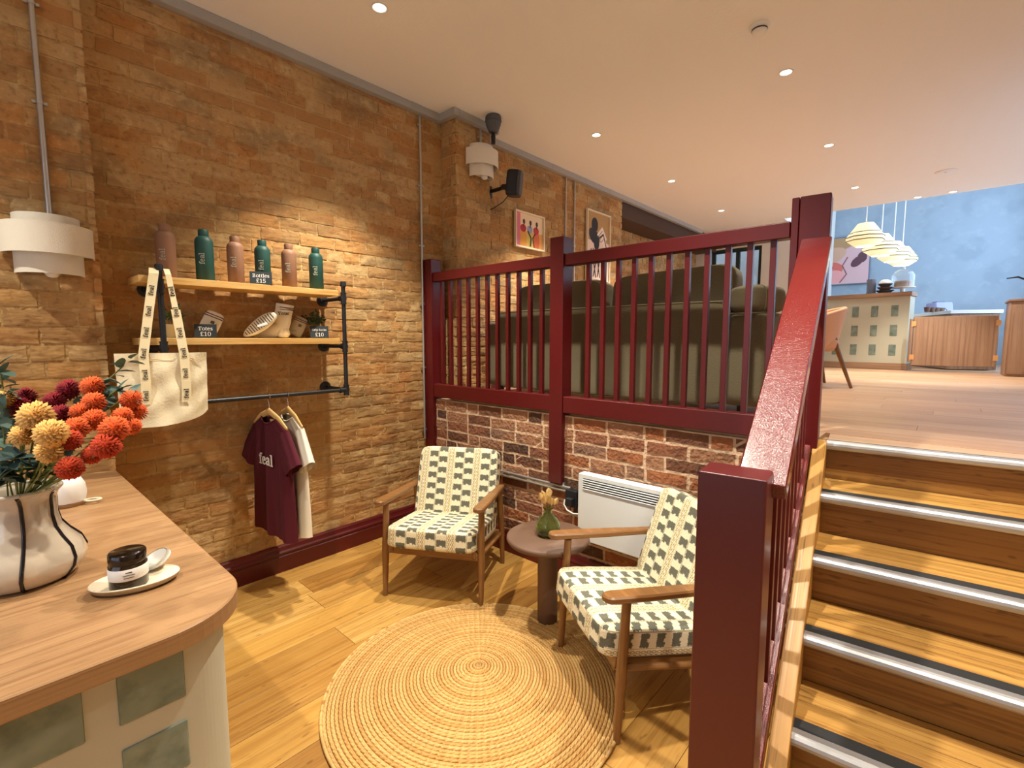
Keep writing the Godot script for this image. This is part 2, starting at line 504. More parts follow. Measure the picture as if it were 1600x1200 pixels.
	m = mk("fabric", Color.WHITE, 0.92); m.albedo_texture = ikat(); m.uv1_scale = Vector3(1.0 / 0.174, 1.0 / 0.34, 1); relief(m, fine_t, 0.1)
	m = mk("picture_a", Color.WHITE, 0.7); m.albedo_texture = picture_a()
	m = mk("picture_b", Color.WHITE, 0.7); m.albedo_texture = picture_b()
	m = mk("picture_c", Color.WHITE, 0.7); m.albedo_texture = picture_c()

# plait of three strands: slanted strokes mirrored about the middle; light = high
func braid_bytes() -> PackedByteArray:
	var d := PackedByteArray(); d.resize(512 * 64)
	for y in 64:
		for x in 512:
			var v := y / 63.0
			var k := absf(v - 0.5) * 2.0
			var ph := fposmod(x / 32.0 + (0.6 * k if v < 0.5 else 0.6 * k + 0.5), 1.0)
			var h := sin(ph * PI) * (1.0 - pow(k, 4.0))
			d[y * 512 + x] = int(255.0 * clampf(h, 0.0, 1.0))
	return d

# woven cloth: two staggered columns of grey blocks and a beaded stripe on cream
func ikat() -> ImageTexture:
	var W := 320
	var H := 640
	var im := Image.create(W, H, false, Image.FORMAT_RGB8)
	var cream := rgb(232, 222, 190)
	var grey := rgb(98, 97, 82)
	var line := rgb(160, 150, 120)
	var tan_c := rgb(168, 142, 84)
	var wob := noise_bytes(W, H, 61, 0.09, 2)
	var wob2 := noise_bytes(W, H, 62, 0.03, 2)
	for y in H:
		for x in W:
			var u := float(x) / W
			var w := (wob[y * W + x] - 128) / 255.0
			var w2 := (wob2[y * W + x] - 128) / 255.0
			var c := cream.darkened(0.05 * absf(w))
			for col in 2:
				var cx := 0.185 + 0.365 * col
				var vv := fposmod(float(H - y) / H * 5.0 + 0.5 * col + w2 * 0.05, 1.0)
				var dx := absf(u - cx)
				if dx < 0.158 + w * 0.05:
					var low := 0.76 - (0.10 if dx < 0.04 else 0.0) + w * 0.14
					if vv > 0.22 + w * 0.1 and vv < low:
						c = grey.lightened(0.1 * absf(w2))
				if absf(dx - 0.178) < 0.007:
					c = c.lerp(line, 0.75)
			var vb := fposmod(float(y) / H * 15.0, 1.0)
			for bx in [0.80, 0.865, 0.93]:
				var d := Vector2((u - bx) / 0.034, (vb - 0.5 if bx != 0.865 else fposmod(vb + 0.5, 1.0) - 0.5) / 0.45)
				var l := d.length()
				if bx == 0.865 and l < 0.55:
					c = c.lerp(grey, 0.6)
				elif bx != 0.865 and l > 0.55 and l < 1.1:
					c = c.lerp(tan_c, 0.85)
			im.set_pixel(x, y, c)
	return ImageTexture.create_from_image(im)

func picture_a() -> ImageTexture:
	var im := Image.create(160, 128, false, Image.FORMAT_RGB8)
	im.fill(rgb(238, 214, 176))
	im.fill_rect(Rect2i(0, 0, 26, 128), rgb(222, 120, 140))
	im.fill_rect(Rect2i(26, 66, 134, 62), rgb(232, 172, 96))
	for k in 3:
		var x := 44.0 + 38 * k
		blob(im, x, 96, 19, 40, [rgb(226, 160, 60), rgb(210, 190, 90), rgb(220, 112, 62)][k])
		blob(im, x - 2, 56, 17, 15, [rgb(178, 40, 50), rgb(150, 160, 190), rgb(196, 60, 60)][k])
		blob(im, x + 2, 30, 7, 10, rgb(70, 44, 34))
		stroke(im, [Vector2(x + 2, 38), Vector2(x, 48)], 2.5, rgb(70, 44, 34))
	stroke(im, [Vector2(70, 66), Vector2(88, 90), Vector2(84, 120)], 4, rgb(74, 52, 36))
	stroke(im, [Vector2(112, 70), Vector2(98, 88), Vector2(106, 124)], 3, rgb(74, 52, 36))
	return ImageTexture.create_from_image(im)

func picture_b() -> ImageTexture:
	var im := Image.create(110, 170, false, Image.FORMAT_RGB8)
	im.fill(rgb(176, 140, 84))
	im.fill_rect(Rect2i(0, 70, 110, 100), rgb(232, 208, 190))
	var ink := rgb(34, 28, 32)
	var pale := rgb(236, 222, 212)
	blob(im, 36, 30, 16, 18, ink); blob(im, 30, 58, 24, 16, ink, 0.6); blob(im, 46, 70, 14, 24, ink)
	for k in 5:
		stroke(im, [Vector2(52 + k * 8, 52 + k * 6), Vector2(74 + k * 5, 34 + k * 9), Vector2(94 - k * 2, 58 + k * 10)], 3.5, pale)
	for k in 4:
		stroke(im, [Vector2(20 + k * 20, 92), Vector2(10 + k * 22, 124), Vector2(24 + k * 20, 160)], 2.2, ink)
		stroke(im, [Vector2(30 + k * 19, 90), Vector2(44 + k * 17, 120), Vector2(32 + k * 20, 158)], 2.2, ink)
	stroke(im, [Vector2(58, 60), Vector2(80, 48), Vector2(98, 84)], 2, ink)
	return ImageTexture.create_from_image(im)

func picture_c() -> ImageTexture:
	var im := Image.create(160, 140, false, Image.FORMAT_RGB8)
	im.fill(rgb(214, 176, 178))
	blob(im, 60, 20, 90, 26, rgb(176, 140, 100), -0.3)
	blob(im, 20, 12, 34, 18, rgb(50, 40, 42))
	blob(im, 44, 60, 60, 26, rgb(206, 164, 138), -0.4)
	blob(im, 130, 74, 20, 12, rgb(96, 62, 72), -0.8); blob(im, 142, 62, 12, 16, rgb(96, 62, 72))
	blob(im, 34, 90, 22, 18, rgb(50, 40, 46)); blob(im, 66, 92, 28, 20, rgb(214, 110, 96))
	blob(im, 70, 116, 30, 20, rgb(230, 162, 160)); blob(im, 22, 122, 28, 18, rgb(238, 150, 96))
	stroke(im, [Vector2(10, 74), Vector2(58, 70), Vector2(66, 88)], 2, rgb(60, 40, 40))
	stroke(im, [Vector2(104, 60), Vector2(92, 84), Vector2(104, 110), Vector2(88, 134)], 1.6, rgb(140, 80, 80))
	return ImageTexture.create_from_image(im)

# ---------------------------------------------------------------- the scene
func _ready() -> void:
	rng.seed = 7
	var cam := Camera3D.new()
	cam.name = "camera"; add_child(cam)
	cam.position = Vector3(3.074, 1.47, 2.420)
	cam.rotation_degrees = Vector3(-5.3, 41.9, 0)
	cam.fov = 76.8; cam.near = 0.05; cam.far = 60.0; cam.current = true
	var env := Environment.new()
	env.background_mode = Environment.BG_COLOR
	env.background_color = Color(0.74, 0.86, 1.0)
	env.background_energy_multiplier = 3.0
	env.tonemap_mode = Environment.TONE_MAPPER_LINEAR
	env.tonemap_exposure = 0.66
	env.sdfgi_enabled = true; env.ssao_enabled = true; env.ssil_enabled = true
	var we := WorldEnvironment.new()
	we.name = "environment"; we.environment = env; add_child(we)
	# daylight through the tall window of the upper room
	var day := AreaLight3D.new()
	day.name = "window_daylight"; day.area_size = Vector2(3.0, 2.8); day.light_energy = 19.0
	day.light_color = Color(0.78, 0.88, 1.0); day.shadow_enabled = true; day.area_range = 20.0
	add_child(day)
	day.look_at_from_position(Vector3(4.22, 3.05, -7.55), Vector3(0.0, 2.2, -7.9))
	var day2 := AreaLight3D.new()
	day2.name = "side_window_daylight"; day2.area_size = Vector2(2.9, 1.3); day2.light_energy = 0.5
	day2.light_color = Color(0.86, 0.93, 1.0); day2.shadow_enabled = true; day2.area_range = 20.0
	add_child(day2)
	day2.look_at_from_position(Vector3(4.27, 2.3, -3.7), Vector3(0.0, 2.3, -3.7))
	# daylight through the shop front behind the photographer, weak against the lamps
	var dusk := AreaLight3D.new()
	dusk.name = "shop_front_daylight"; dusk.area_size = Vector2(2.6, 1.9); dusk.light_energy = 1.6
	dusk.light_color = Color(1.0, 0.94, 0.86); dusk.shadow_enabled = true; dusk.area_range = 20.0
	add_child(dusk)
	dusk.look_at_from_position(Vector3(2.1, 1.6, 4.52), Vector3(2.1, 1.4, 0.0))

	make_materials()
	make_bricks()
	build_shell()
	build_stairs()
	build_balustrade()
	build_lamps_and_ceiling()
	build_wall_fittings()
	build_counter()
	build_armchairs()
	build_table_and_rug()
	build_shelf()
	build_clothes()
	build_sofa()
	build_upper_room()
	build_bouquet()
	build_counter_items()

# ---------------------------------------------------------------- bricks
var stretchers := []
var headers := []
var crisp_stretchers := []
var crisp_headers := []

func make_bricks() -> void:
	for k in 8:
		stretchers.append(brick_mesh(300 + k, 0.225, 0.065, 0.003, 0.003))
		crisp_stretchers.append(brick_mesh(320 + k, 0.219, 0.061, 0.0014, 0.0022))
	for k in 5:
		headers.append(brick_mesh(340 + k, 0.1075, 0.065, 0.003, 0.003))
		crisp_headers.append(brick_mesh(360 + k, 0.102, 0.061, 0.0014, 0.0022))

func brick_mesh(sd: int, L: float, H: float, sink := 0.0045, wander := 0.0035) -> ArrayMesh:
	var r := RandomNumberGenerator.new(); r.seed = sd
	var nx := 5 if L > 0.15 else 3
	var ny := 2
	var p := []
	for b in ny + 1:
		for a in nx + 1:
			var edge := a == 0 or a == nx or b == 0 or b == ny
			var q := Vector3((float(a) / nx - 0.5) * L, (float(b) / ny - 0.5) * H, 0)
			q.x += r.randf_range(-wander, wander) if edge else r.randf_range(-0.01, 0.01)
			q.y += r.randf_range(-wander, wander)
			q.z = -sink + r.randf_range(-0.002, 0.001) if edge else r.randf_range(-0.0015, 0.0025)
			p.append(q)
	var m := MB.new()
	var W := nx + 1
	for b in ny + 1:
		for a in nx + 1:
			var du: Vector3 = p[b * W + min(a + 1, nx)] - p[b * W + max(a - 1, 0)]
			var dv: Vector3 = p[min(b + 1, ny) * W + a] - p[max(b - 1, 0) * W + a]
			m.vert(p[b * W + a], du.cross(dv).normalized())
	for b in ny:
		for a in nx:
			m.quad(b * W + a, b * W + a + 1, (b + 1) * W + a + 1, (b + 1) * W + a)
	var rim := []
	for a in nx + 1: rim.append(a)
	for b in range(1, ny + 1): rim.append(b * W + nx)
	for a in range(nx - 1, -1, -1): rim.append(ny * W + a)
	for b in range(ny - 1, 0, -1): rim.append(b * W)
	for k in rim.size():
		var a: Vector3 = p[rim[k]]
		var b: Vector3 = p[rim[(k + 1) % rim.size()]]
		var nn := Vector3((a.x + b.x) * 0.5 / L, (a.y + b.y) * 0.5 / H, 0)
		nn = Vector3(signf(nn.x), 0, 0) if absf(nn.x) > 0.47 else Vector3(0, signf(nn.y), 0)
		m.face([a, b, Vector3(b.x, b.y, -0.03), Vector3(a.x, a.y, -0.03)], nn)
	return m.mesh()

# lays courses in the local xy plane (z outward). "one" says whether a brick is a piece of its own or joins the far brickwork
func lay(parent: Node3D, xf: Transform3D, width: float, y0: float, y1: float, mats: Array, one: Callable, header_every := 5, sd := 1, mixed := 0.0, crisp := false) -> int:
	var r := RandomNumberGenerator.new(); r.seed = sd
	var pitch := 0.0765
	var rows := int((y1 - y0) / pitch + 0.4)
	pitch = (y1 - y0) / rows
	var far := [SurfaceTool.new(), SurfaceTool.new()]
	var has := [false, false]
	var count := 0
	for row in rows:
		var hd := header_every > 0 and row % header_every == 2
		var x := -(0.1175 if row % 2 == 1 else 0.0) - r.randf() * 0.02 - (0.06 if hd else 0.0)
		while x < width:
			var head: bool = hd or r.randf() < mixed
			var L := 0.1075 if head else 0.225
			var a := maxf(x, 0.0)
			var b := minf(x + L, width)
			x += L + r.randf_range(0.009, 0.013)
			if b - a < 0.035:
				continue
			var pool: Array = (crisp_headers if crisp else headers) if head else (crisp_stretchers if crisp else stretchers)
			var mesh: ArrayMesh = pool[r.randi() % pool.size()]
			var cy := y0 + (row + 0.5) * pitch + r.randf_range(-0.0015, 0.0015)
			var tr := Transform3D(Basis(Vector3(0, 0, 1), r.randf_range(-0.006, 0.006)).scaled_local(Vector3((b - a) / L, pitch / 0.0765, 1)), Vector3((a + b) * 0.5, cy, r.randf_range(-0.002, 0.002)))
			if r.randf() < 0.5:
				tr.basis = tr.basis * Basis(Vector3(-1, 0, 0), Vector3(0, -1, 0), Vector3(0, 0, 1))
			var mi := r.randi() % mats.size()
			if one.call((a + b) * 0.5, cy):
				put(parent, "brick", mesh, mats[mi], xf * tr)
				count += 1
			else:
				far[mi % 2].append_from(mesh, 0, xf * tr); has[mi % 2] = true
	for k in 2:
		if has[k]:
			var o := put(parent, "brickwork", far[k].commit(), mats[k % mats.size()])
			o.set_meta("kind", "stuff")
	return count

func slab_of(parent: Node3D, called: String, lo: Vector3, hi: Vector3, m: Material, bev := 0.0) -> MeshInstance3D:
	return boxpart(parent, called, (lo + hi) * 0.5, hi - lo, m, bev)

# extrudes a profile (x = out from the wall, y = up) along local z from 0 to len
func profile_run(parent: Node3D, called: String, prof: Array, length: float, xf: Transform3D, m: Material, label := "") -> MeshInstance3D:
	var mb := MB.new()
	var pp := PackedVector2Array()
	for q in prof: pp.append(Vector2(q[0], q[1]))
	mb.xf = xf
	mb.slab(pp, 0.0, length)
	return part(parent, called, mb, m, label)

const SKIRT := [[0, 0], [0.024, 0], [0.024, 0.098], [0.019, 0.103], [0.019, 0.109], [0.025, 0.114], [0.025, 0.124], [0.018, 0.134], [0.013, 0.148], [0.014, 0.158], [0.008, 0.168], [0, 0.17]]

func build_shell() -> void:
	var old := [M.brick_old, M.brick_old_b, M.brick_old_c, M.brick_old_d, M.brick_old_e]
	var red := [M.brick_red, M.brick_red_b, M.brick_red_c, M.brick_red_d, M.brick_red_e, M.brick_red]
	# floor of the lower room: oak planks along the left wall
	var fl := setting("floor", "golden oak plank floor of the lower room")
	slab_of(fl, "subfloor", Vector3(-0.3, -0.2, -0.2), Vector3(4.6, -0.018, 4.9), M.riser_wood)
	var om := [M.oak_floor, M.oak_floor_b, M.oak_floor_c, M.oak_floor_d, M.oak_floor_e]
	for row in 21:
		var z := -rng.randf() * 1.2
		while z < 4.7:
			var L := rng.randf_range(1.1, 1.9)
			var z0 := maxf(z, 0.0)
			var z1 := minf(z + L, 4.7)
			if z1 - z0 > 0.05:
				var s := Vector3(0.2035, 0.02, z1 - z0 - 0.0015)
				put(fl, "plank", boxm(s, 0.0012, 2, Vector2(rng.randf() * 9, rng.randf() * 9)), om[rng.randi() % 5], Transform3D(Basis(), Vector3(0.105 + 0.205 * row, -0.01 + rng.randf_range(-0.0006, 0.0), (z0 + z1) * 0.5)))
			z += L
	# floor of the upper room
	var fu := setting("floor_upper", "pale wood plank floor of the upper room")
	slab_of(fu, "subfloor", Vector3(-0.8, 0.8, -9.6), Vector3(4.6, 1.0, -0.24), M.upper_oak)
	var um := [M.upper_oak, M.upper_oak_b, M.upper_oak_c]
	for row in 52:
		var x := -0.8 - rng.randf() * 1.1
		while x < 4.4:
			var x0 := maxf(x, -0.75)
			var x1 := minf(x + 1.22, 2.66 if row == 0 else 4.4)
			if x1 - x0 > 0.05:
				put(fu, "plank", boxm(Vector3(x1 - x0 - 0.001, 0.02, 0.1792), 0.0008, 0, Vector2(rng.randf() * 9, rng.randf() * 9)), um[rng.randi() % 3], Transform3D(Basis(), Vector3((x0 + x1) * 0.5, 1.01, -0.22 - 0.18 * row)))
			x += 1.22
	# left wall
	var facing_x := Basis(Vector3(0, 0, -1), Vector3(0, 1, 0), Vector3(1, 0, 0))
	var w := setting("wall_left", "old orange brown brick wall with worn lime")
	slab_of(w, "mortar", Vector3(-0.3, 0, -0.2), Vector3(-0.006, 3.2, 2.1), M.mortar_old)
	lay(w, Transform3D(facing_x, Vector3(0, 0, 2.03)), 2.23, 0.0, 3.2, old, func(x, y): return y > 0.16 and y < 2.24 and x < 2.05, 6, 11)
	var wf := setting("wall_left_far", "brick wall beside the upper seating")
	slab_of(wf, "mortar", Vector3(-0.3, 0.9, -3.02), Vector3(-0.0065, 3.2, -0.2), M.mortar_old)
	lay(wf, Transform3D(facing_x, Vector3(0, 0, -0.5)), 2.52, 1.02, 3.2, old, func(x, _y): return x < 1.55, 6, 12)
	lay(wf, Transform3D(Basis(Vector3(-1, 0, 0), Vector3(0, 1, 0), Vector3(0, 0, -1)), Vector3(0, 0, -3.03)), 0.3, 1.02, 3.2, old, func(_x, _y): return false, 6, 16)
	var p1 := setting("wall_pier", "brick pier at the end of the counter")
	slab_of(p1, "mortar", Vector3(-0.3, 0, 2.0), Vector3(0.1435, 3.2, 2.78), M.mortar_old)
	lay(p1, Transform3D(facing_x, Vector3(0.15, 0, 2.78)), 0.785, 0.0, 3.2, old, func(x, y): return x > 0.2 and y > 0.8, 4, 13)
	lay(p1, Transform3D(Basis(Vector3(-1, 0, 0), Vector3(0, 1, 0), Vector3(0, 0, -1)), Vector3(0.15, 0, 1.995)), 0.15, 0.0, 3.2, old, func(_x, _y): return false, 0, 18)
	var wr := setting("wall_left_rear", "brick wall behind the counter")
	slab_of(wr, "mortar", Vector3(-0.3, 0, 2.7), Vector3(0.0, 3.2, 4.8), M.mortar_old)
	var p2 := setting("wall_pier", "brick pier between lower wall and upper seating")
	slab_of(p2, "mortar", Vector3(-0.1, 1.0, -0.545), Vector3(0.1635, 3.2, -0.1765), M.mortar_old)
	lay(p2, Transform3D(facing_x, Vector3(0.17, 0, -0.165)), 0.385, 1.02, 3.2, old, func(_x, _y): return true, 5, 14)
	lay(p2, Transform3D(Basis(), Vector3(0, 0, -0.17)), 0.172, 1.02, 3.2, old, func(_x, _y): return true, 5, 15)
	# recess and end of the upper seating
	var wc := setting("wall_recess", "dark brick wall in the recess beyond the pictures")
	slab_of(wc, "mortar", Vector3(-0.7, 0.9, -6.4), Vector3(-0.36, 3.3, -3.04), M.mortar_old)
	lay(wc, Transform3D(facing_x, Vector3(-0.35, 0, -3.04)), 3.26, 1.02, 3.2, old, func(_x, _y): return false, 6, 17)
	slab_of(wc, "beam", Vector3(-0.35, 2.96, -6.3), Vector3(-0.01, 3.2, -3.05), M.beam_dark, 0.006)
	# platform wall
	var wp := setting("wall_platform", "red brick wall below the maroon railing")
	slab_of(wp, "mortar", Vector3(0.0, 0, -0.22), Vector3(2.66, 1.0, -0.0045), M.mortar_pale)
	lay(wp, Transform3D(Basis(), Vector3(0.0, 0, 0)), 2.66, 0.0, 1.0, red, func(_x, _y): return true, 0, 21, 0.22, true)
	# skirtings
	var b1 := setting("baseboard_left", "moulded maroon skirting along the left wall")
	profile_run(b1, "board", SKIRT, 1.98, Transform3D(Basis(), Vector3(0, 0, 0.02)), M.maroon)
	var b2 := setting("baseboard_platform", "maroon skirting below the red brick wall")
	profile_run(b2, "board", SKIRT, 2.6, Transform3D(Basis(Vector3(0, 0, 1), Vector3(0, 0.85, 0), Vector3(1, 0, 0)), Vector3(0.02, 0, 0.004)), M.maroon)
	var b3 := setting("baseboard_upper", "maroon skirting along the upper brick wall")
	profile_run(b3, "board", SKIRT, 2.4, Transform3D(Basis(), Vector3(0.0, 1.02, -2.98)), M.maroon)
	# plain walls that close the rooms
	var rt := setting("wall_right", "pale wall to the right of the stairs")
	slab_of(rt, "wall_panel", Vector3(4.3, 0, -2.2), Vector3(4.6, 5.2, 4.9), M.warm_plaster)
	slab_of(rt, "wall_panel", Vector3(4.3, 0, -6.05), Vector3(4.6, 5.2, -5.2), M.white_wall)
	slab_of(rt, "wall_panel", Vector3(4.3, 0, -5.2), Vector3(4.6, 1.6, -2.2), M.white_wall)
	slab_of(rt, "wall_panel", Vector3(4.3, 3.0, -5.2), Vector3(4.6, 5.2, -2.2), M.white_wall)
	slab_of(rt, "wall_panel", Vector3(4.3, 0.9, -9.7), Vector3(4.6, 5.2, -9.05), M.white_wall)
	slab_of(rt, "wall_panel", Vector3(4.3, 0.9, -9.05), Vector3(4.6, 1.65, -6.05), M.white_wall)
	slab_of(rt, "wall_panel", Vector3(4.3, 4.45, -9.05), Vector3(4.6, 5.2, -6.05), M.white_wall)
	var wn := setting("window_1", "tall white framed window of the upper room")
	for k in 4:
		slab_of(wn, "mullion", Vector3(4.38, 1.65, -9.05 + k * 0.983), Vector3(4.46, 4.45, -8.99 + k * 0.983), M.white_enamel, 0.005)
	for y in [1.65, 3.2, 4.39]:
		slab_of(wn, "transom", Vector3(4.38, y, -9.05), Vector3(4.46, y + 0.06, -6.05), M.white_enamel, 0.005)
	for k in 3:
		slab_of(wn, "pane", Vector3(4.415, 1.7, -9.0 + k * 0.983), Vector3(4.421, 4.4, -8.06 + k * 0.983), M.window_glass)
	var wn3 := setting("window_3", "white framed side window of the upper room")
	for k in 4:
		slab_of(wn3, "mullion", Vector3(4.38, 1.6, -5.2 + k * 0.98), Vector3(4.46, 3.0, -5.14 + k * 0.98), M.white_enamel, 0.005)
	for y in [1.6, 2.94]:
		slab_of(wn3, "transom", Vector3(4.38, y, -5.2), Vector3(4.46, y + 0.06, -2.2), M.white_enamel, 0.005)
	for k in 3:
		slab_of(wn3, "pane", Vector3(4.415, 1.65, -5.15 + k * 0.98), Vector3(4.421, 2.95, -4.21 + k * 0.98), M.window_glass)
	var fr := setting("wall_front", "pale shop front wall behind the photographer")
	slab_of(fr, "wall_panel", Vector3(-0.3, 0, 4.6), Vector3(0.8, 3.3, 4.9), M.warm_plaster)
	slab_of(fr, "wall_panel", Vector3(3.4, 0, 4.6), Vector3(4.6, 3.3, 4.9), M.warm_plaster)
	slab_of(fr, "wall_panel", Vector3(0.8, 0, 4.6), Vector3(3.4, 0.65, 4.9), M.warm_plaster)
	slab_of(fr, "wall_panel", Vector3(0.8, 2.55, 4.6), Vector3(3.4, 3.3, 4.9), M.warm_plaster)
	var wn2 := setting("window_2", "shop window behind the photographer")
	for x in [0.8, 2.08, 3.34]:
		slab_of(wn2, "mullion", Vector3(x, 0.65, 4.72), Vector3(x + 0.06, 2.55, 4.8), M.maroon, 0.004)
	for x in [0.86, 2.14]:
		slab_of(wn2, "pane", Vector3(x, 0.66, 4.755), Vector3(x + 1.2, 2.54, 4.761), M.window_glass)
	var bk := setting("wall_back", "grey blue plaster wall at the far end")
	slab_of(bk, "wall_panel", Vector3(-1.0, 0.9, -9.9), Vector3(4.6, 5.2, -9.6), M.blue_plaster)
	var lf := setting("wall_left_upper", "white wall left of the far counter")
	slab_of(lf, "wall_panel", Vector3(1.05, 0.9, -9.7), Vector3(1.2, 5.2, -6.45), M.white_wall)
	var ws := setting("wall_white", "white wall with a glazed door behind the sofa")
	slab_of(ws, "wall_panel", Vector3(0.72, 0.9, -6.45), Vector3(1.35, 3.3, -6.3), M.white_wall)
	slab_of(ws, "wall_panel", Vector3(-1.0, 0.9, -6.45), Vector3(-0.1, 3.3, -6.3), M.white_wall)
	slab_of(ws, "wall_panel", Vector3(-0.1, 3.0, -6.45), Vector3(0.72, 3.3, -6.3), M.white_wall)
	slab_of(ws, "wall_panel", Vector3(-1.0, 0.9, -7.7), Vector3(1.06, 3.5, -7.5), M.white_wall)
	slab_of(ws, "wall_panel", Vector3(-1.2, 0.9, -7.7), Vector3(-1.0, 3.5, -6.3), M.white_wall)
	var dr := setting("door_1", "glazed door in a dark green frame")
	for x in [-0.1, 0.3, 0.66]:
		slab_of(dr, "stile", Vector3(x, 1.02, -6.42), Vector3(x + 0.06, 3.0, -6.36), M.door_green, 0.004)
	for y in [1.02, 2.94]:
		slab_of(dr, "rail", Vector3(-0.1, y, -6.418), Vector3(0.72, y + 0.06, -6.362), M.door_green, 0.004)
	slab_of(dr, "pane", Vector3(-0.05, 1.06, -6.392), Vector3(0.67, 2.96, -6.386), M.window_glass)
	# ceiling over the lower room and the seating, and the high roof beyond
	var ce := setting("ceiling", "smooth painted ceiling with recessed lamps")
	slab_of(ce, "ceiling_board", Vector3(-1.0, 3.2, -5.55), Vector3(4.6, 3.5, 4.9), M.ceiling_paint)
	slab_of(ce, "ceiling_board", Vector3(-1.0, 3.2, -6.45), Vector3(1.2, 3.5, -5.55), M.ceiling_paint)
	slab_of(ce, "fascia", Vector3(1.05, 3.5, -5.55), Vector3(4.6, 5.2, -5.4), M.ceiling_paint)
	slab_of(ce, "fascia", Vector3(1.05, 3.5, -6.45), Vector3(1.2, 5.2, -5.4), M.ceiling_paint)
	slab_of(ce, "roof", Vector3(0.9, 5.2, -9.9), Vector3(4.6, 5.4, -5.4), M.ceiling_paint)

# ---------------------------------------------------------------- stairs and railings
const PITCH := 0.682
func nose_y(s: float) -> float:
	return 1.02 - PITCH * (s + 0.075)

func build_stairs() -> void:
	var st := thing("staircase", "worn wooden stairs with metal nosings up to the upper floor", "stairs", Vector3(2.69, 0, 0), deg_to_rad(6.0))
	var R0 := 0.02
	var R1 := 1.45
	for k in 6:
		var y := 1.02 - 0.17 * k
		var s := -0.075 + 0.2495 * k
		if k > 0:
			var back := s - 0.2495 - 0.03
			var midz := back + (s - back) * 0.42
			boxpart(st, "tread", Vector3((R0 + R1) * 0.5, y - 0.015, (back + midz) * 0.5), Vector3(R1 - R0, 0.03, midz - back - 0.003), M.tread_wood, 0.0015, "", 0)
			boxpart(st, "tread", Vector3((R0 + R1) * 0.5, y - 0.015, (midz + s - 0.004) * 0.5), Vector3(R1 - R0, 0.03, s - 0.004 - midz), M.tread_wood, 0.0015, "", 0)
		else:
			boxpart(st, "landing_edge", Vector3((R0 + R1) * 0.5, y - 0.0165, s - 0.20), Vector3(R1 - R0, 0.03, 0.39), M.upper_oak, 0.0015, "", 0)
		boxpart(st, "riser", Vector3((R0 + R1) * 0.5, y - 0.03 - 0.07, s - 0.042), Vector3(R1 - R0, 0.14, 0.022), M.riser_wood, 0.0, "", 0)
		# rounded metal nosing with a black grip strip
		var prof := PackedVector2Array()
		for q in [[-0.022, 0.004], [0.0, 0.004]]: prof.append(Vector2(q[0], q[1]))
		for a in 7:
			var an := PI * 0.5 - PI * a / 6.0 * 0.94
			prof.append(Vector2(0.0 + 0.0195 * cos(an), -0.0155 + 0.0195 * sin(an)))
		prof.append(Vector2(-0.014, -0.035)); prof.append(Vector2(-0.014, -0.001)); prof.append(Vector2(-0.022, -0.001))
		var mb := MB.new()
		mb.xf = Transform3D(Basis(Vector3(0, 0, 1), Vector3(0, 1, 0), Vector3(-1, 0, 0)), Vector3(R1, y, s))
		mb.slab(prof, 0.0, R1 - R0)
		var ns := part(st, "nosing", mb, M.aluminium, "rounded aluminium nosing")
		boxpart(ns, "grip_strip", Vector3((R0 + R1) * 0.5, y + 0.001, s - (0.045 if k > 0 else 0.025)), Vector3(R1 - R0, 0.006, 0.046 if k > 0 else 0.012), M.grip_black, 0.001, "black grip strip")
	# closed body below the steps
	var pp := PackedVector2Array([Vector2(-0.14, 0.0), Vector2(-0.14, 0.98)])
	for k in 6:
		var y := 1.02 - 0.17 * k
		var s := -0.075 + 0.2495 * k
		pp.append(Vector2(s - 0.054, y - 0.032)); pp.append(Vector2(s - 0.054, y - 0.172 if k < 5 else 0.0))
	var body := MB.new()
	body.xf = Transform3D(Basis(Vector3(0, 0, 1), Vector3(0, 1, 0), Vector3(-1, 0, 0)), Vector3(R1, 0, 0))
	body.slab(pp, 0.0, R1 - R0)
	part(st, "carriage", body, M.riser_wood)
	# pale string board
	var sp := PackedVector2Array([Vector2(-0.03, nose_y(-0.03) + 0.045), Vector2(1.3, nose_y(1.3) + 0.045), Vector2(1.3, 0.0), Vector2(1.0, 0.0), Vector2(-0.03, 0.66)])
	var sb := MB.new()
	sb.xf = Transform3D(Basis(Vector3(0, 0, 1), Vector3(0, 1, 0), Vector3(-1, 0, 0)), Vector3(0.022, 0, 0))
	sb.slab(sp, 0.0, 0.05, 0.002)
	part(st, "string_board", sb, M.stringer_wood, "pale wooden string board")
	# maroon railing beside the stairs
	var rl := thing("stair_railing", "glossy maroon sloping handrail with balusters and square newel post", "railing", Vector3(2.69, 0, 0), deg_to_rad(6.0))
	var nw := boxpart(rl, "newel_post", Vector3(-0.107, 0.573, 1.185), Vector3(0.152, 1.154, 0.11), M.maroon, 0.004)
	nw.set_meta("label", "thick square newel post")
	boxpart(rl, "top_post", Vector3(-0.066, 1.49, -0.035), Vector3(0.112, 1.16, 0.112), M.maroon, 0.004)
	boxpart(rl, "post_cover", Vector3(-0.138, 1.49, -0.035), Vector3(0.028, 1.158, 0.108), M.maroon, 0.003)
	var slope := atan(0.668)
	var tilt := Basis(Vector3(1, 0, 0), slope)
	var len_s := 1.15 / cos(slope)
	boxpart(rl, "handrail", Vector3(-0.055, 1.909 - 0.668 * 0.585 - 0.03, 0.585), Vector3(0.11, 0.05, len_s), M.maroon_brushed, 0.005).basis = tilt
	boxpart(rl, "bottom_rail", Vector3(-0.062, nose_y(0.6) + 0.06, 0.6), Vector3(0.06, 0.06, 1.13 / cos(slope)), M.maroon_brushed, 0.004).basis = tilt
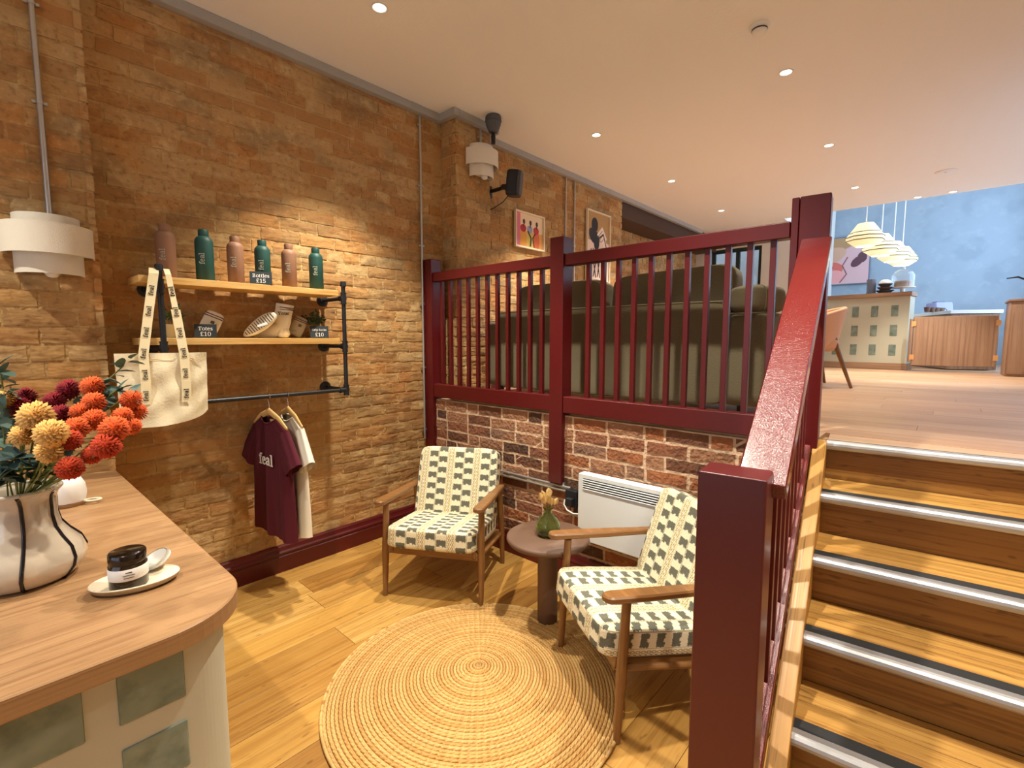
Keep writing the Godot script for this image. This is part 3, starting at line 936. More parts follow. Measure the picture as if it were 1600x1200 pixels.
	for k in 9:
		var s := 0.13 + 0.109 * k
		var yb := nose_y(s) + 0.06
		var yt := 1.909 - 0.668 * s - 0.05
		boxpart(rl, "baluster", Vector3(-0.062, (yb + yt) * 0.5, s), Vector3(0.028, yt - yb, 0.028), M.maroon, 0.002)
		boxpart(rl, "spacer_block", Vector3(-0.062, nose_y(s + 0.054) + 0.101, s + 0.054), Vector3(0.03, 0.022, 0.09), M.maroon_brushed, 0.002).basis = tilt

func build_balustrade() -> void:
	var b := thing("balustrade", "maroon painted railing with square balusters on the brick wall", "railing", Vector3(0, 0, 0))
	for x in [0.05, 1.29]:
		boxpart(b, "post", Vector3(x, 1.325, -0.018), Vector3(0.1, 1.51, 0.1), M.maroon, 0.004)
	for e in [[0.1, 1.24], [1.34, 2.535]]:
		var c: float = (e[0] + e[1]) * 0.5
		var L: float = e[1] - e[0]
		boxpart(b, "top_rail", Vector3(c, 1.943, -0.018), Vector3(L, 0.07, 0.07), M.maroon, 0.005)
		boxpart(b, "bottom_rail", Vector3(c, 1.07, -0.012), Vector3(L, 0.102, 0.075), M.maroon, 0.005)
	for k in 11:
		for x in [0.167 + 0.0975 * k, 1.489 + 0.0977 * k]:
			if x < 1.2 or x > 1.36:
				boxpart(b, "baluster", Vector3(x, 1.515, -0.02), Vector3(0.026, 0.80, 0.026), M.maroon, 0.002)

# ---------------------------------------------------------------- lamps and ceiling
func downlight(x: float, z: float, label: String, energy := 1.0, cone := 44.0) -> void:
	var o := thing("ceiling_downlight", label, "ceiling lamp", Vector3(x, 3.2, z), 0.0, "recessed ceiling lamps")
	var rg := MB.new()
	rg.lathe([[0.044, 0.0], [0.046, -0.004], [0.040, -0.005], [0.033, -0.002], [0.032, 0.0]], 28)
	part(o, "trim_ring", rg, M.white_enamel)
	var ln := MB.new()
	ln.lathe([[0.0335, -0.0005], [0.033, -0.0022], [0.0, -0.0026]], 24)
	part(o, "lamp_lens", ln, M.lens_glow, "glowing lens")
	if energy > 0.0:
		var s := SpotLight3D.new()
		s.name = "lamp_beam"; s.position = Vector3(0, -0.02, 0); s.rotation_degrees = Vector3(-90, 0, 0)
		s.spot_angle = cone; s.spot_angle_attenuation = 0.55; s.spot_range = 9.0; s.spot_attenuation = 2.0
		s.light_energy = LAMP * energy; s.light_size = 0.03; s.light_color = WARM; s.shadow_enabled = true
		o.add_child(s)

const LAMP := 11.0
const WARM := Color(1.0, 0.972, 0.905)

func build_lamps_and_ceiling() -> void:
	downlight(0.747, 0.866, "round ceiling lamp above the shelf and clothes rail")
	downlight(0.735, -1.262, "round ceiling lamp nearest the small framed picture")
	downlight(0.70, -2.854, "round ceiling lamp nearest the end of the brick wall", 0.5)
	downlight(0.68, -4.486, "small far ceiling lamp in the row along the brick wall", 0.5)
	downlight(2.179, -1.25, "large round ceiling lamp just behind the smoke detector", 0.5)
	downlight(2.168, -2.843, "ceiling lamp in the middle of the row leading to the pendants", 0.5)
	downlight(2.169, -4.478, "ceiling lamp above the tall maroon post, nearest the pendants", 0.5)
	downlight(2.686, -5.45, "tiny lamp at the far ceiling edge, nearer the pendants", 0.6)
	downlight(3.006, -5.44, "tiny lamp at the far ceiling edge, farther from the pendants", 0.6)
	downlight(2.17, 0.87, "ceiling lamp over the rug and armchairs")
	downlight(3.6, 0.87, "ceiling lamp over the stairs")
	downlight(0.75, 2.97, "ceiling lamp over the counter beside the pier", 0.5)
	downlight(2.17, 2.97, "ceiling lamp behind the counter end", 0.45)
	downlight(3.6, 2.97, "ceiling lamp behind the photographer", 0.2)
	# smoke detector and blank disc
	var sd := thing("smoke_detector", "white round smoke detector on the ceiling", "smoke detector", Vector3(2.188, 3.2, -0.623))
	var mb := MB.new(); mb.lathe([[0.052, 0.0], [0.052, -0.014], [0.046, -0.018], [0.0, -0.018]], 28)
	part(sd, "base", mb, M.white_plastic)
	mb = MB.new(); mb.lathe([[0.038, -0.017], [0.040, -0.032], [0.034, -0.042], [0.018, -0.046], [0.0, -0.046]], 28)
	var hd := part(sd, "head", mb, M.white_plastic)
	mb = MB.new(); mb.lathe([[0.0405, -0.021], [0.0412, -0.025], [0.0405, -0.029]], 28)
	part(hd, "vent_slot", mb, M.slot_dark)
	var dc := thing("ceiling_disc", "flat white blanking disc on the ceiling far right", "cover plate", Vector3(2.947, 3.2, -4.46))
	mb = MB.new(); mb.lathe([[0.09, 0.0], [0.09, -0.004], [0.082, -0.008], [0.0, -0.008]], 28)
	part(dc, "plate", mb, M.white_plastic)
	mb = MB.new(); mb.lathe([[0.012, -0.008], [0.010, -0.012], [0.0, -0.013]], 12)
	part(dc, "screw", mb, M.white_enamel)

func pipe_thing(called: String, label: String, a: Vector3, b: Vector3, r: float, clips: Array, out: Vector3, group := "") -> Node3D:
	var o := thing(called, label, "conduit", Vector3(), 0.0, group)
	var mb := MB.new(); mb.tube([a, b], r, 10)
	part(o, "pipe", mb, M.galvanised)
	for k in clips:
		var p := a.lerp(b, k)
		var c := MB.new()
		var d := (b - a).normalized()
		var side := d.cross(out).normalized()
		c.tube([p - d * 0.006, p + d * 0.006], r + 0.003, 10)
		c.box(p - out * (r * 0.5), Vector3(0.012, 0.012, 0.05), 0.001, Basis(out, d, side))
		var cp := part(o, "clip", c, M.galvanised)
		c = MB.new()
		c.tube([p - out * r - side * 0.019, p - out * (r - 0.006) - side * 0.019], 0.004, 8)
		c.tube([p - out * r + side * 0.019, p - out * (r - 0.006) + side * 0.019], 0.004, 8)
		part(cp, "screw", c, M.galvanised)
	return o

func sconce(label: String, at: Vector3) -> Node3D:
	var o := thing("wall_sconce", label, "wall lamp", at, 0.0, "tiered linen wall lamps")
	for q in [["top_shade", 0.108, 0.135, 0.20], ["main_shade", 0.15, 0.035, 0.16], ["lower_shade", 0.112, -0.045, 0.06]]:
		var R: float = q[1]
		var mb := MB.new()
		mb.lathe([[R - 0.004, q[2]], [R, q[2]], [R, q[3]], [R - 0.004, q[3]], [R - 0.004, q[2]]], 32, Vector3(), -PI * 0.5, PI * 0.5)
		for e in [-1, 1]:
			mb.box(Vector3(0.0, (q[2] + q[3]) * 0.5, e * (R - 0.002)), Vector3(0.002, q[3] - q[2], 0.004))
		part(o, q[0], mb, M.linen_shade)
	var bp := MB.new(); bp.box(Vector3(0.008, 0.08, 0), Vector3(0.014, 0.2, 0.07), 0.003)
	for y in [0.045, 0.15]:
		bp.box(Vector3(0.05, y, 0), Vector3(0.09, 0.006, 0.012))
	bp.box(Vector3(0.004, 0.05, 0), Vector3(0.004, 0.012, 0.296))
	bp.box(Vector3(0.004, 0.15, 0), Vector3(0.004, 0.012, 0.212))
	bp.box(Vector3(0.004, -0.02, 0), Vector3(0.004, 0.012, 0.22))
	part(o, "back_bracket", bp, M.white_enamel)
	var bl := MB.new()
	bl.lathe([[0.0, -0.06], [0.016, -0.056], [0.026, -0.042], [0.030, -0.022], [0.026, 0.0], [0.015, 0.018], [0.013, 0.04], [0.013, 0.05], [0.0, 0.05]], 18, Vector3(0.055, 0, 0))
	part(o, "bulb", bl, M.white_plastic, "white globe bulb")
	return o

func framed(called: String, label: String, y0: float, y1: float, z0: float, z1: float, art: Material, art_name: String) -> void:
	# hangs on the wall x = 0, seen from +x; z0 > z1
	var w := z0 - z1
	var h := y1 - y0
	var o := thing(called, label, "picture", Vector3(0.006, y0, (z0 + z1) * 0.5), PI * 0.5)
	var t := 0.016
	for e in [-1, 1]:
		boxpart(o, "frame_side", Vector3(e * (w * 0.5 - t * 0.5), h * 0.5, 0.016), Vector3(t, h, 0.03), M.frame_pale, 0.002)
		boxpart(o, "frame_side", Vector3(0, h * 0.5 + e * (h * 0.5 - t * 0.5), 0.016), Vector3(w - 2 * t, t, 0.03), M.frame_pale, 0.002)
	boxpart(o, "backing", Vector3(0, h * 0.5, 0.006), Vector3(w - 0.01, h - 0.01, 0.01), M.frame_edge)
	var mb := MB.new()
	var a := w * 0.5 - t
	mb.face([Vector3(-a, t, 0.0145), Vector3(a, t, 0.0145), Vector3(a, h - t, 0.0145), Vector3(-a, h - t, 0.0145)], Vector3(0, 0, 1), [Vector2(0, 1), Vector2(1, 1), Vector2(1, 0), Vector2(0, 0)])
	part(o, art_name, mb, art)

func build_wall_fittings() -> void:
	var tk := thing("cable_trunking", "grey metal cable trunking along the top of the brick wall", "trunking")
	for e in [[Vector3(0.0, 3.145, -0.165), Vector3(0.05, 3.199, 1.99)], [Vector3(0.0, 3.145, -0.165), Vector3(0.22, 3.2, -0.115)], [Vector3(0.17, 3.145, -0.555), Vector3(0.22, 3.2, -0.165)], [Vector3(0.0, 3.145, -0.605), Vector3(0.22, 3.2, -0.555)], [Vector3(0.0, 3.145, -5.5), Vector3(0.05, 3.2, -0.605)]]:
		boxpart(tk, "channel", (e[0] + e[1]) * 0.5, e[1] - e[0], M.trunking, 0.003)
	for z in [1.2, 0.1, -1.6, -2.7]:
		boxpart(tk, "joint_cover", Vector3(0.026, 3.171, z), Vector3(0.054, 0.056, 0.09), M.trunking, 0.002)
	pipe_thing("conduit", "thin galvanised conduit running down to the large wall lamp", Vector3(0.164, 3.2, 2.155), Vector3(0.164, 1.97, 2.155), 0.0105, [0.28, 0.6], Vector3(1, 0, 0))
	pipe_thing("conduit", "long galvanised conduit in the corner beside the railing", Vector3(0.016, 3.145, 0.05), Vector3(0.016, 0.68, 0.05), 0.009, [0.03, 0.21, 0.39, 0.57, 0.77, 0.97], Vector3(1, 0, 0))
	pipe_thing("conduit", "galvanised conduit between the two framed pictures, nearer the small one", Vector3(0.014, 3.145, -1.83), Vector3(0.014, 1.6, -1.83), 0.009, [0.1, 0.42, 0.75], Vector3(1, 0, 0))
	pipe_thing("conduit", "galvanised conduit between the two framed pictures, nearer the tall one", Vector3(0.014, 3.145, -1.99), Vector3(0.014, 1.6, -1.99), 0.009, [0.12, 0.44, 0.77], Vector3(1, 0, 0))
	pipe_thing("conduit", "upper of two galvanised pipes on the red brick wall", Vector3(0.04, 0.556, 0.014), Vector3(1.4, 0.556, 0.014), 0.009, [0.1, 0.62, 0.96], Vector3(0, 0, 1))
	pipe_thing("conduit", "lower of two galvanised pipes on the red brick wall", Vector3(0.04, 0.53, 0.014), Vector3(1.4, 0.53, 0.014), 0.009, [], Vector3(0, 0, 1))
	pipe_thing("conduit", "short conduit above the small wall lamp on the pier", Vector3(0.185, 3.145, -0.42), Vector3(0.185, 2.97, -0.42), 0.009, [0.4], Vector3(1, 0, 0))
	sconce("large tiered linen wall lamp on the left pier", Vector3(0.155, 1.79, 2.165))
	sconce("small tiered linen wall lamp high on the far pier", Vector3(0.175, 2.80, -0.42))
	# loudspeaker
	var sp := thing("loudspeaker", "black loudspeaker on a wall bracket beside the pier", "speaker", Vector3(0.30, 2.66, -0.70))
	var mb := MB.new()
	var tl := Basis(Vector3(0, 0, 1), -0.12) * Basis(Vector3(0, 1, 0), 0.5)
	mb.pillow(Vector3(0, 0.1, 0), Vector3(0.12, 0.21, 0.13), 7.0, tl, 8)
	part(sp, "cabinet", mb, M.black_plastic)
	mb = MB.new(); mb.pillow(Vector3(0.03, 0.1, 0.0) + tl * Vector3(0.025, 0, 0), Vector3(0.03, 0.19, 0.11), 7.0, tl, 6)
	part(sp, "grille", mb, M.dark_grey)
	mb = MB.new(); mb.tube([Vector3(-0.295, 0.09, 0.0), Vector3(-0.18, 0.09, 0.0), Vector3(-0.04, 0.1, 0)], 0.016, 10)
	mb.lathe([[0.0, -0.02], [0.028, -0.016], [0.032, 0.0], [0.028, 0.016], [0.0, 0.02]], 14, Vector3(-0.11, 0.095, 0.0))
	mb.box(Vector3(-0.29, 0.09, 0), Vector3(0.014, 0.1, 0.06), 0.003)
	part(sp, "bracket", mb, M.black_plastic)
	mb = MB.new(); mb.tube([Vector3(-0.05, 0.03, 0.0), Vector3(-0.12, -0.03, 0.01), Vector3(-0.22, -0.07, 0.03), Vector3(-0.293, -0.09, 0.06)], 0.004, 6)
	part(sp, "cable", mb, M.black_plastic)
	# dark tapered fitting on the ceiling
	var se := thing("ceiling_sensor", "dark grey tapered fitting hanging from the ceiling near the pier", "sensor", Vector3(0.33, 3.2, -0.42))
	mb = MB.new(); mb.lathe([[0.0, 0.0], [0.052, 0.0], [0.062, -0.012], [0.064, -0.035], [0.058, -0.07], [0.044, -0.105], [0.034, -0.125], [0.0, -0.128]], 20)
	part(se, "housing", mb, M.sensor_grey)
	mb = MB.new(); mb.lathe([[0.0635, -0.04], [0.0655, -0.044], [0.0615, -0.05]], 20)
	part(se, "ridge", mb, M.dark_grey)
	mb = MB.new(); mb.lathe([[0.012, -0.126], [0.018, -0.16], [0.016, -0.21], [0.0, -0.214]], 12)
	part(se, "stem", mb, M.black_plastic)
	framed("framed_picture", "small framed picture of three stylised figures in orange and red", 2.33, 2.665, -1.02, -1.455, M.picture_a, "print")
	framed("framed_picture", "tall framed picture with black and white line figures", 2.12, 2.905, -2.215, -2.71, M.picture_b, "print")
	# panel heater
	var he := thing("panel_heater", "white electric panel heater on the red brick wall", "heater", Vector3(1.80, 0.285, 0.0))
	mb = MB.new()
	var W := 0.30
	var H := 0.405
	var pl := PackedVector2Array()
	for c in [[W, H, 0.0], [-W, H, PI * 0.5], [-W, 0.0, PI], [W, 0.0, PI * 1.5]]:
		for k in 5:
			var an: float = c[2] + PI * 0.5 * k / 4.0
			var cx: float = c[0] - signf(c[0]) * 0.018
			var cy: float = c[1] - 0.018 if c[1] > 0.1 else 0.018
			pl.append(Vector2(cx + 0.018 * cos(an), cy + 0.018 * sin(an)))
	mb.slab(pl, 0.03, 0.085, 0.006)
	var cs := part(he, "case", mb, M.white_enamel)
	for k in 5:
		boxpart(cs, "vent_slot", Vector3(0.0, 0.375 - 0.0135 * k, 0.0852), Vector3(0.525, 0.0058, 0.003), M.slot_dark, 0.001)
		boxpart(cs, "louvre", Vector3(0.0, 0.3685 - 0.0135 * k, 0.087), Vector3(0.53, 0.0055, 0.008), M.white_enamel, 0.002)
	for x in [-0.2, 0.2]:
		boxpart(he, "wall_bracket", Vector3(x, 0.25, 0.0165), Vector3(0.03, 0.2, 0.03), M.galvanised)
	var so := thing("wall_socket", "black socket box beside the white heater", "socket", Vector3(1.42, 0.5, 0.0))
	boxpart(so, "box", Vector3(0, 0, 0.022), Vector3(0.085, 0.105, 0.04), M.black_plastic, 0.004)
	boxpart(so, "plug", Vector3(0.005, -0.012, 0.058), Vector3(0.05, 0.05, 0.034), M.black_plastic, 0.008)
	var ca := MB.new()
	ca.tube([Vector3(-0.02, 0.0, 0.075), Vector3(-0.022, -0.03, 0.08), Vector3(0.0, -0.06, 0.078), Vector3(0.04, -0.075, 0.07), Vector3(0.085, -0.07, 0.06)], 0.0045, 8)
	part(so, "cable", ca, M.white_plastic, "white cable")

# ---------------------------------------------------------------- counter with glass blocks
func build_counter() -> void:
	var o := thing("reception_counter", "cream counter with oak top and inset glass blocks", "counter")
	# top: rounded corner towards the room
	var pl := PackedVector2Array([Vector2(0.155, -2.0)])
	var R := 0.19
	for k in 13:
		var an := PI * 0.5 - PI * 0.5 * k / 12.0
		pl.append(Vector2(1.90 - R + R * cos(an), -2.0 - R + R * sin(an)))
	pl.append(Vector2(1.90, -3.25)); pl.append(Vector2(0.155, -3.25))
	var mb := MB.new()
	mb.xf = Transform3D(Basis(Vector3(1, 0, 0), Vector3(0, 0, -1), Vector3(0, 1, 0)), Vector3(0, 0, 0))
	mb.slab(pl, 0.806, 0.852, 0.003)
	for k in mb.t.size():
		mb.t[k] = Vector2(mb.t[k].y, mb.t[k].x) if absf(mb.n[k].y) > 0.5 else mb.t[k]
	part(o, "worktop", mb, M.counter_oak)
	var body := PackedVector2Array([Vector2(0.16, -2.05)])
	R = 0.07
	for k in 13:
		var an := PI * 0.5 - PI * 0.5 * k / 12.0
		body.append(Vector2(1.84 - R + R * cos(an), -2.05 - R + R * sin(an)))
	body.append(Vector2(1.84, -3.2)); body.append(Vector2(0.16, -3.2))
	mb = MB.new()
	mb.xf = Transform3D(Basis(Vector3(1, 0, 0), Vector3(0, 0, -1), Vector3(0, 1, 0)), Vector3(0, 0, 0))
	mb.slab(body, 0.0, 0.806)
	part(o, "body", mb, M.cream_panel)
	for row in 4:
		for k in 5:
			boxpart(o, "glass_block", Vector3(1.8405, 0.724 - 0.167 * row, 2.208 + 0.172 * k), Vector3(0.008, 0.112, 0.118), M.block_glass, 0.0025)
	for k in 8:
		for row in 3:
			boxpart(o, "glass_block", Vector3(0.35 + 0.15 * k, 0.715 - 0.175 * row, 2.0495), Vector3(0.085, 0.105, 0.008), M.block_glass, 0.0025)

# ---------------------------------------------------------------- armchairs
func build_armchairs() -> void:
	var o := thing("armchair", "patterned wooden armchair in the corner by the clothes rail", "armchair", Vector3(0.9955, 0, 0.7775), deg_to_rad(30.0), "patterned wooden armchairs")
	# local: x right, z forward, origin between the front feet
	for e in [-1, 1]:
		var x: float = e * 0.285
		var mb := MB.new()
		mb.tube([Vector3(x, 0.0, 0.0), Vector3(x, 0.25, -0.012), Vector3(x * 0.99, 0.535, -0.03)], [0.013, 0.02, 0.017], 12)
		part(o, "front_leg", mb, M.teak)
		mb = MB.new()
		mb.tube([Vector3(x, 0.0, -0.53), Vector3(x, 0.24, -0.50), Vector3(x * 0.99, 0.535, -0.455)], [0.013, 0.02, 0.016], 12)
		part(o, "rear_leg", mb, M.teak)
		# arm: paddle with rounded front end
		var pl := PackedVector2Array()
		for k in 9:
			var an := PI - PI * k / 8.0
			pl.append(Vector2(0.031 * cos(an), 0.035 + 0.031 * sin(an)))
		for q in [[0.033, -0.10], [0.03, -0.24], [0.022, -0.38], [0.02, -0.50], [-0.02, -0.50], [-0.022, -0.38], [-0.03, -0.24], [-0.033, -0.10]]:
			pl.append(Vector2(q[0], q[1]))
		mb = MB.new()
		mb.xf = Transform3D(Basis(Vector3(1, 0, 0), Vector3(0, 0.06, 1).normalized(), Vector3(0, 1, -0.06).normalized()), Vector3(x, 0.558, 0.0))
		mb.slab(pl, -0.013, 0.013, 0.006)
		part(o, "armrest", mb, M.teak)
		mb = MB.new()
		mb.tube([Vector3(x * 0.985, 0.285, -0.015), Vector3(x * 0.985, 0.215, -0.50)], 0.013, 10)
		part(o, "side_rail", mb, M.teak)
		boxpart(o, "seat_rail", Vector3(e * 0.245, 0.25, -0.25), Vector3(0.022, 0.045, 0.50), M.teak, 0.004).basis = Basis(Vector3(1, 0, 0), -0.14)
	var fr := MB.new()
	fr.box(Vector3(0, 0.272, -0.02), Vector3(0.55, 0.045, 0.022), 0.004)
	part(o, "front_rail", fr, M.teak)
	fr = MB.new()
	fr.box(Vector3(0, 0.222, -0.485), Vector3(0.55, 0.045, 0.022), 0.004)
	part(o, "rear_rail", fr, M.teak)
	var rb := Basis(Vector3(1, 0, 0), -0.33)
	var bf := MB.new()
	for e in [-1, 1]:
		bf.box(Vector3(e * 0.2, 0.22, -0.47) + rb * Vector3(0, 0.27, -0.05), Vector3(0.025, 0.52, 0.02), 0.004, rb)
	for k in 4:
		bf.box(Vector3(0, 0.22, -0.47) + rb * Vector3(0, 0.14 + 0.11 * k, -0.05), Vector3(0.42, 0.04, 0.014), 0.003, rb)
	part(o, "back_frame", bf, M.teak)
	var sc := MB.new()
	sc.uvo = Vector2(0.02, 0.0)
	sc.pillow(Vector3(0, 0.333, -0.225), Vector3(0.53, 0.125, 0.56), 9.0, Basis(Vector3(1, 0, 0), -0.13), 12, 0, 2)
	part(o, "seat_cushion", sc, M.fabric, "cream cushion with grey woven blocks")
	var bc := MB.new()
	bc.uvo = Vector2(0.02, 0.05)
	bc.pillow(Vector3(0, 0.36, -0.425) + rb * Vector3(0, 0.175, 0.0), Vector3(0.53, 0.48, 0.115), 10.0, rb, 12, 0, 1)
	part(o, "back_cushion", bc, M.fabric, "cream cushion with grey woven blocks")
	copy_of(o, "armchair", "patterned wooden armchair next to the maroon newel post", Vector3(2.0215, 0, 0.785), deg_to_rad(-33.0), "patterned wooden armchairs")

func build_table_and_rug() -> void:
	var t := thing("side_table", "round brown side table between the two armchairs", "table", Vector3(1.60, 0, 0.50))
	var mb := MB.new()
	mb.lathe([[0.0, 0.432], [0.19, 0.432], [0.207, 0.437], [0.214, 0.449], [0.212, 0.460], [0.203, 0.466], [0.0, 0.466]], 48)
	part(t, "table_top", mb, M.brown_matt)
	mb = MB.new(); mb.lathe([[0.05, 0.0], [0.052, 0.003], [0.052, 0.433]], 32)
	part(t, "pedestal", mb, M.brown_matt)
	mb = MB.new(); mb.lathe([[0.0, 0.0], [0.051, 0.0], [0.051, 0.002], [0.0, 0.002]], 32)
	part(t, "foot", mb, M.dark_grey)
	# bud vase and dried flowers
	var v := thing("bud_vase", "small green glass bud vase on the side table", "vase", Vector3(1.60, 0.466, 0.50))
	v.scale = Vector3.ONE * 1.25
	mb = MB.new()
	mb.lathe([[0.0, 0.0], [0.036, 0.001], [0.047, 0.012], [0.051, 0.03], [0.049, 0.05], [0.038, 0.07], [0.022, 0.085], [0.016, 0.097], [0.015, 0.108], [0.021, 0.114], [0.019, 0.116], [0.0125, 0.108], [0.0135, 0.096], [0.02, 0.083], [0.036, 0.067], [0.046, 0.048], [0.048, 0.03], [0.044, 0.014], [0.034, 0.005], [0.0, 0.004]], 32)
	part(v, "glass_body", mb, M.green_glass)
	mb = MB.new(); mb.lathe([[0.0205, 0.1135], [0.0222, 0.1155], [0.0205, 0.1175], [0.0188, 0.1155], [0.0205, 0.1135]], 24)
	part(v, "lip", mb, M.green_glass)
	for k in 15:
		var an := TAU * k / 5.0 + 0.3 + k * 0.23
		var rr := 0.006 + 0.011 * (k % 3)
		var top := Vector3(cos(an) * rr, 0.136 + 0.009 * ((k * 5) % 4), sin(an) * rr)
		var f := thing("dried_flower", "pale yellow dried bud in the green bud vase", "flower", Vector3(1.60, 0.466, 0.50), 0.0, "dried buds in the bud vase")
		f.scale = Vector3.ONE * 1.25
		var s := MB.new(); s.tube([Vector3(top.x * -0.3, 0.012, top.z * -0.3), Vector3(top.x * 0.15, 0.09, top.z * 0.15), top], 0.0011, 5)
		part(f, "stem", s, M.dried_stem)
		s = MB.new()
		var d := (top - Vector3(top.x * 0.15, 0.09, top.z * 0.15)).normalized()
		s.tube([top - d * 0.006, top + d * 0.003, top + d * 0.016, top + d * 0.027], [0.002, 0.009, 0.0105, 0.001], 8)
		part(f, "bud", s, M.dried_flower)
	# braided rug: coiled rounds of jute
	var r := thing("round_rug", "large round braided jute rug on the oak floor", "rug", Vector3(1.655, 0.0, 1.075))
	var rounds := 44
	var jm := [M.jute, M.jute_b, M.jute_c, M.jute, M.jute_d, M.jute_c]
	for k in rounds:
		var r0 := 0.612 * k / rounds
		var r1 := 0.612 * (k + 1) / rounds
		mb = MB.new()
		var hh := 0.0095 + 0.0012 * sin(k * 2.4)
		var base := mb.v.size()
		var cross := [[0.0, 0.002], [0.1, hh * 0.65], [0.32, hh], [0.68, hh], [0.9, hh * 0.65], [1.0, 0.002]]
		var reps := maxf(1.0, roundf(TAU * r1 / 0.42))
		mb.sheet(func(u: float, v: float) -> Vector3:
			var j := mini(int(v * 5.0), 4)
			var f := v * 5.0 - j
			var rr: float = lerpf(r0, r1, lerpf(cross[j][0], cross[j + 1][0], f))
			var e := 1.0 - rr / 0.612
			return Vector3(rr * cos(u * TAU) - 0.07 * e, lerpf(cross[j][1], cross[j + 1][1], f), -rr * sin(u * TAU) - 0.09 * e), 24 + k * 2, 5, reps, 1.0, true)
		mb.uvo = Vector2()
		part(r, "braid", mb, jm[(k * 7 + k / 3) % 6])
	mb = MB.new()
	var ring := []
	for k in 97:
		ring.append(Vector3(cos(TAU * k / 96) * 0.616, 0.0062, sin(TAU * k / 96) * 0.616))
	mb.tube(ring, 0.0062, 8, false)
	part(r, "edge_braid", mb, M.jute)

# ---------------------------------------------------------------- pipe shelf and goods
func pipe_run(m: MB, a: Vector3, b: Vector3, r := 0.0125) -> void:
	m.tube([a, b], r, 12)

func tee(m: MB, p: Vector3, d: Vector3, L := 0.03) -> void:
	m.tube([p - d * L, p - d * (L - 0.006), p - d * (L - 0.0065), p + d * (L - 0.0065), p + d * (L - 0.006), p + d * L], [0.0185, 0.0185, 0.0165, 0.0165, 0.0185, 0.0185], 12)

func build_shelf() -> void:
	var o := thing("pipe_shelf", "wall shelf of black pipes with two pine boards and clothes rail", "shelf")
	var ZL := 1.80
	var ZR := 0.86
	var X := 0.275
	for y in [1.752, 1.458]:
		boxpart(o, "shelf_board", Vector3(0.138, y, 1.378), Vector3(0.225, 0.034, 1.0), M.pine, 0.002)
	for z in [ZL, ZR]:
		var m := MB.new()
		pipe_run(m, Vector3(X, 1.152, z), Vector3(X, 1.815, z))
		m.lathe([[0.0, 0.012], [0.016, 0.01], [0.018, 0.0], [0.018, -0.02], [0.0, -0.02]], 12, Vector3(X, 1.812, z))
		part(o, "upright_pipe", m, M.black_pipe)
		for y in [1.72, 1.425, 1.152]:
			m = MB.new()
			pipe_run(m, Vector3(0.004, y, z), Vector3(X, y, z))
			m.xf = Transform3D(Basis(Vector3(0, 0, 1), Vector3(1, 0, 0), Vector3(0, 1, 0)), Vector3(0.001, y, z))
			m.lathe([[0.0, 0.0], [0.038, 0.0], [0.038, 0.007], [0.02, 0.009], [0.018, 0.022], [0.0, 0.022]], 16)
			part(o, "wall_bracket", m, M.black_pipe)
			m = MB.new()
			tee(m, Vector3(X, y, z), Vector3(0, 1, 0), 0.034)
			tee(m, Vector3(X - 0.015, y, z), Vector3(1, 0, 0), 0.022)
			part(o, "fitting", m, M.black_pipe)
	var rail := MB.new()
	pipe_run(rail, Vector3(X, 1.152, ZR), Vector3(X, 1.152, ZL), 0.0115)
	tee(rail, Vector3(X, 1.152, ZR + 0.025), Vector3(0, 0, 1), 0.02)
	part(o, "clothes_rail", rail, M.black_pipe, "dark round clothes rail")
	# bottles
	var top := 1.7695
	var spots := [[1.737, "clay", "clay coloured bottle at the left end of the top shelf"], [1.567, "green", "dark green bottle second from the left on the top shelf"], [1.418, "clay", "clay coloured bottle third from the left, beside the price card"], [1.276, "green", "dark green bottle standing behind the price card"], [1.127, "clay", "clay coloured bottle second from the right on the top shelf"], [0.962, "green", "dark green bottle at the right end of the top shelf"]]
	for q in spots:
		var b := thing("drink_bottle", q[2], "bottle", Vector3(0.14, top, q[0]), deg_to_rad(58), "bottles on the top shelf")
		var s: float = 1.0 if q[0] < 1.5 else 1.04
		var mat: Material = M.bottle_green if q[1] == "green" else M.bottle_clay
		var m := MB.new()
		m.lathe([[0.0, 0.0], [0.038 * s, 0.0], [0.041 * s, 0.004], [0.041 * s, 0.195 * s], [0.039 * s, 0.208 * s], [0.032 * s, 0.219 * s], [0.024 * s, 0.225 * s], [0.0, 0.226 * s]], 28)
		part(b, "body", m, mat)
		m = MB.new()
		m.lathe([[0.0, 0.222 * s], [0.0225 * s, 0.224 * s], [0.0235 * s, 0.23 * s], [0.0235 * s, 0.252 * s], [0.021 * s, 0.258 * s], [0.0, 0.259 * s]], 24)
		part(b, "cap", m, mat)
		lettering(b, "brand_lettering", "feal", 0.032, M.print_pale, Transform3D(Basis(Vector3(0, 0, 1), PI * 0.5), Vector3(0.0, 0.115, 0.0408 * s)), true, 0.002)
	price_card("black price card reading Bottles on the top shelf", Vector3(0.232, top, 1.325), ["Bottles", "£15"], 0.11, 0.072)
	var low := 1.4755
	price_card("black price card reading Totes leaning on rolled socks", Vector3(0.20, low, 1.60), ["Totes", "£10"], 0.10, 0.072)
	price_card("black price card reading Grip Socks in front of a plant", Vector3(0.20, low, 0.985), ["Grip Socks", "£10"], 0.105, 0.075)
	# plants
	shelf_plant("bushy dark green potted plant at the right end of the shelf", Vector3(0.12, low, 0.975), 71, M.leaf_dark, 0.08, 60)
	shelf_plant("sprig plant in a pale pot behind the tote bag handle", Vector3(0.12, low, 1.725), 72, M.leaf_mid, 0.085, 36)
	build_socks(low)

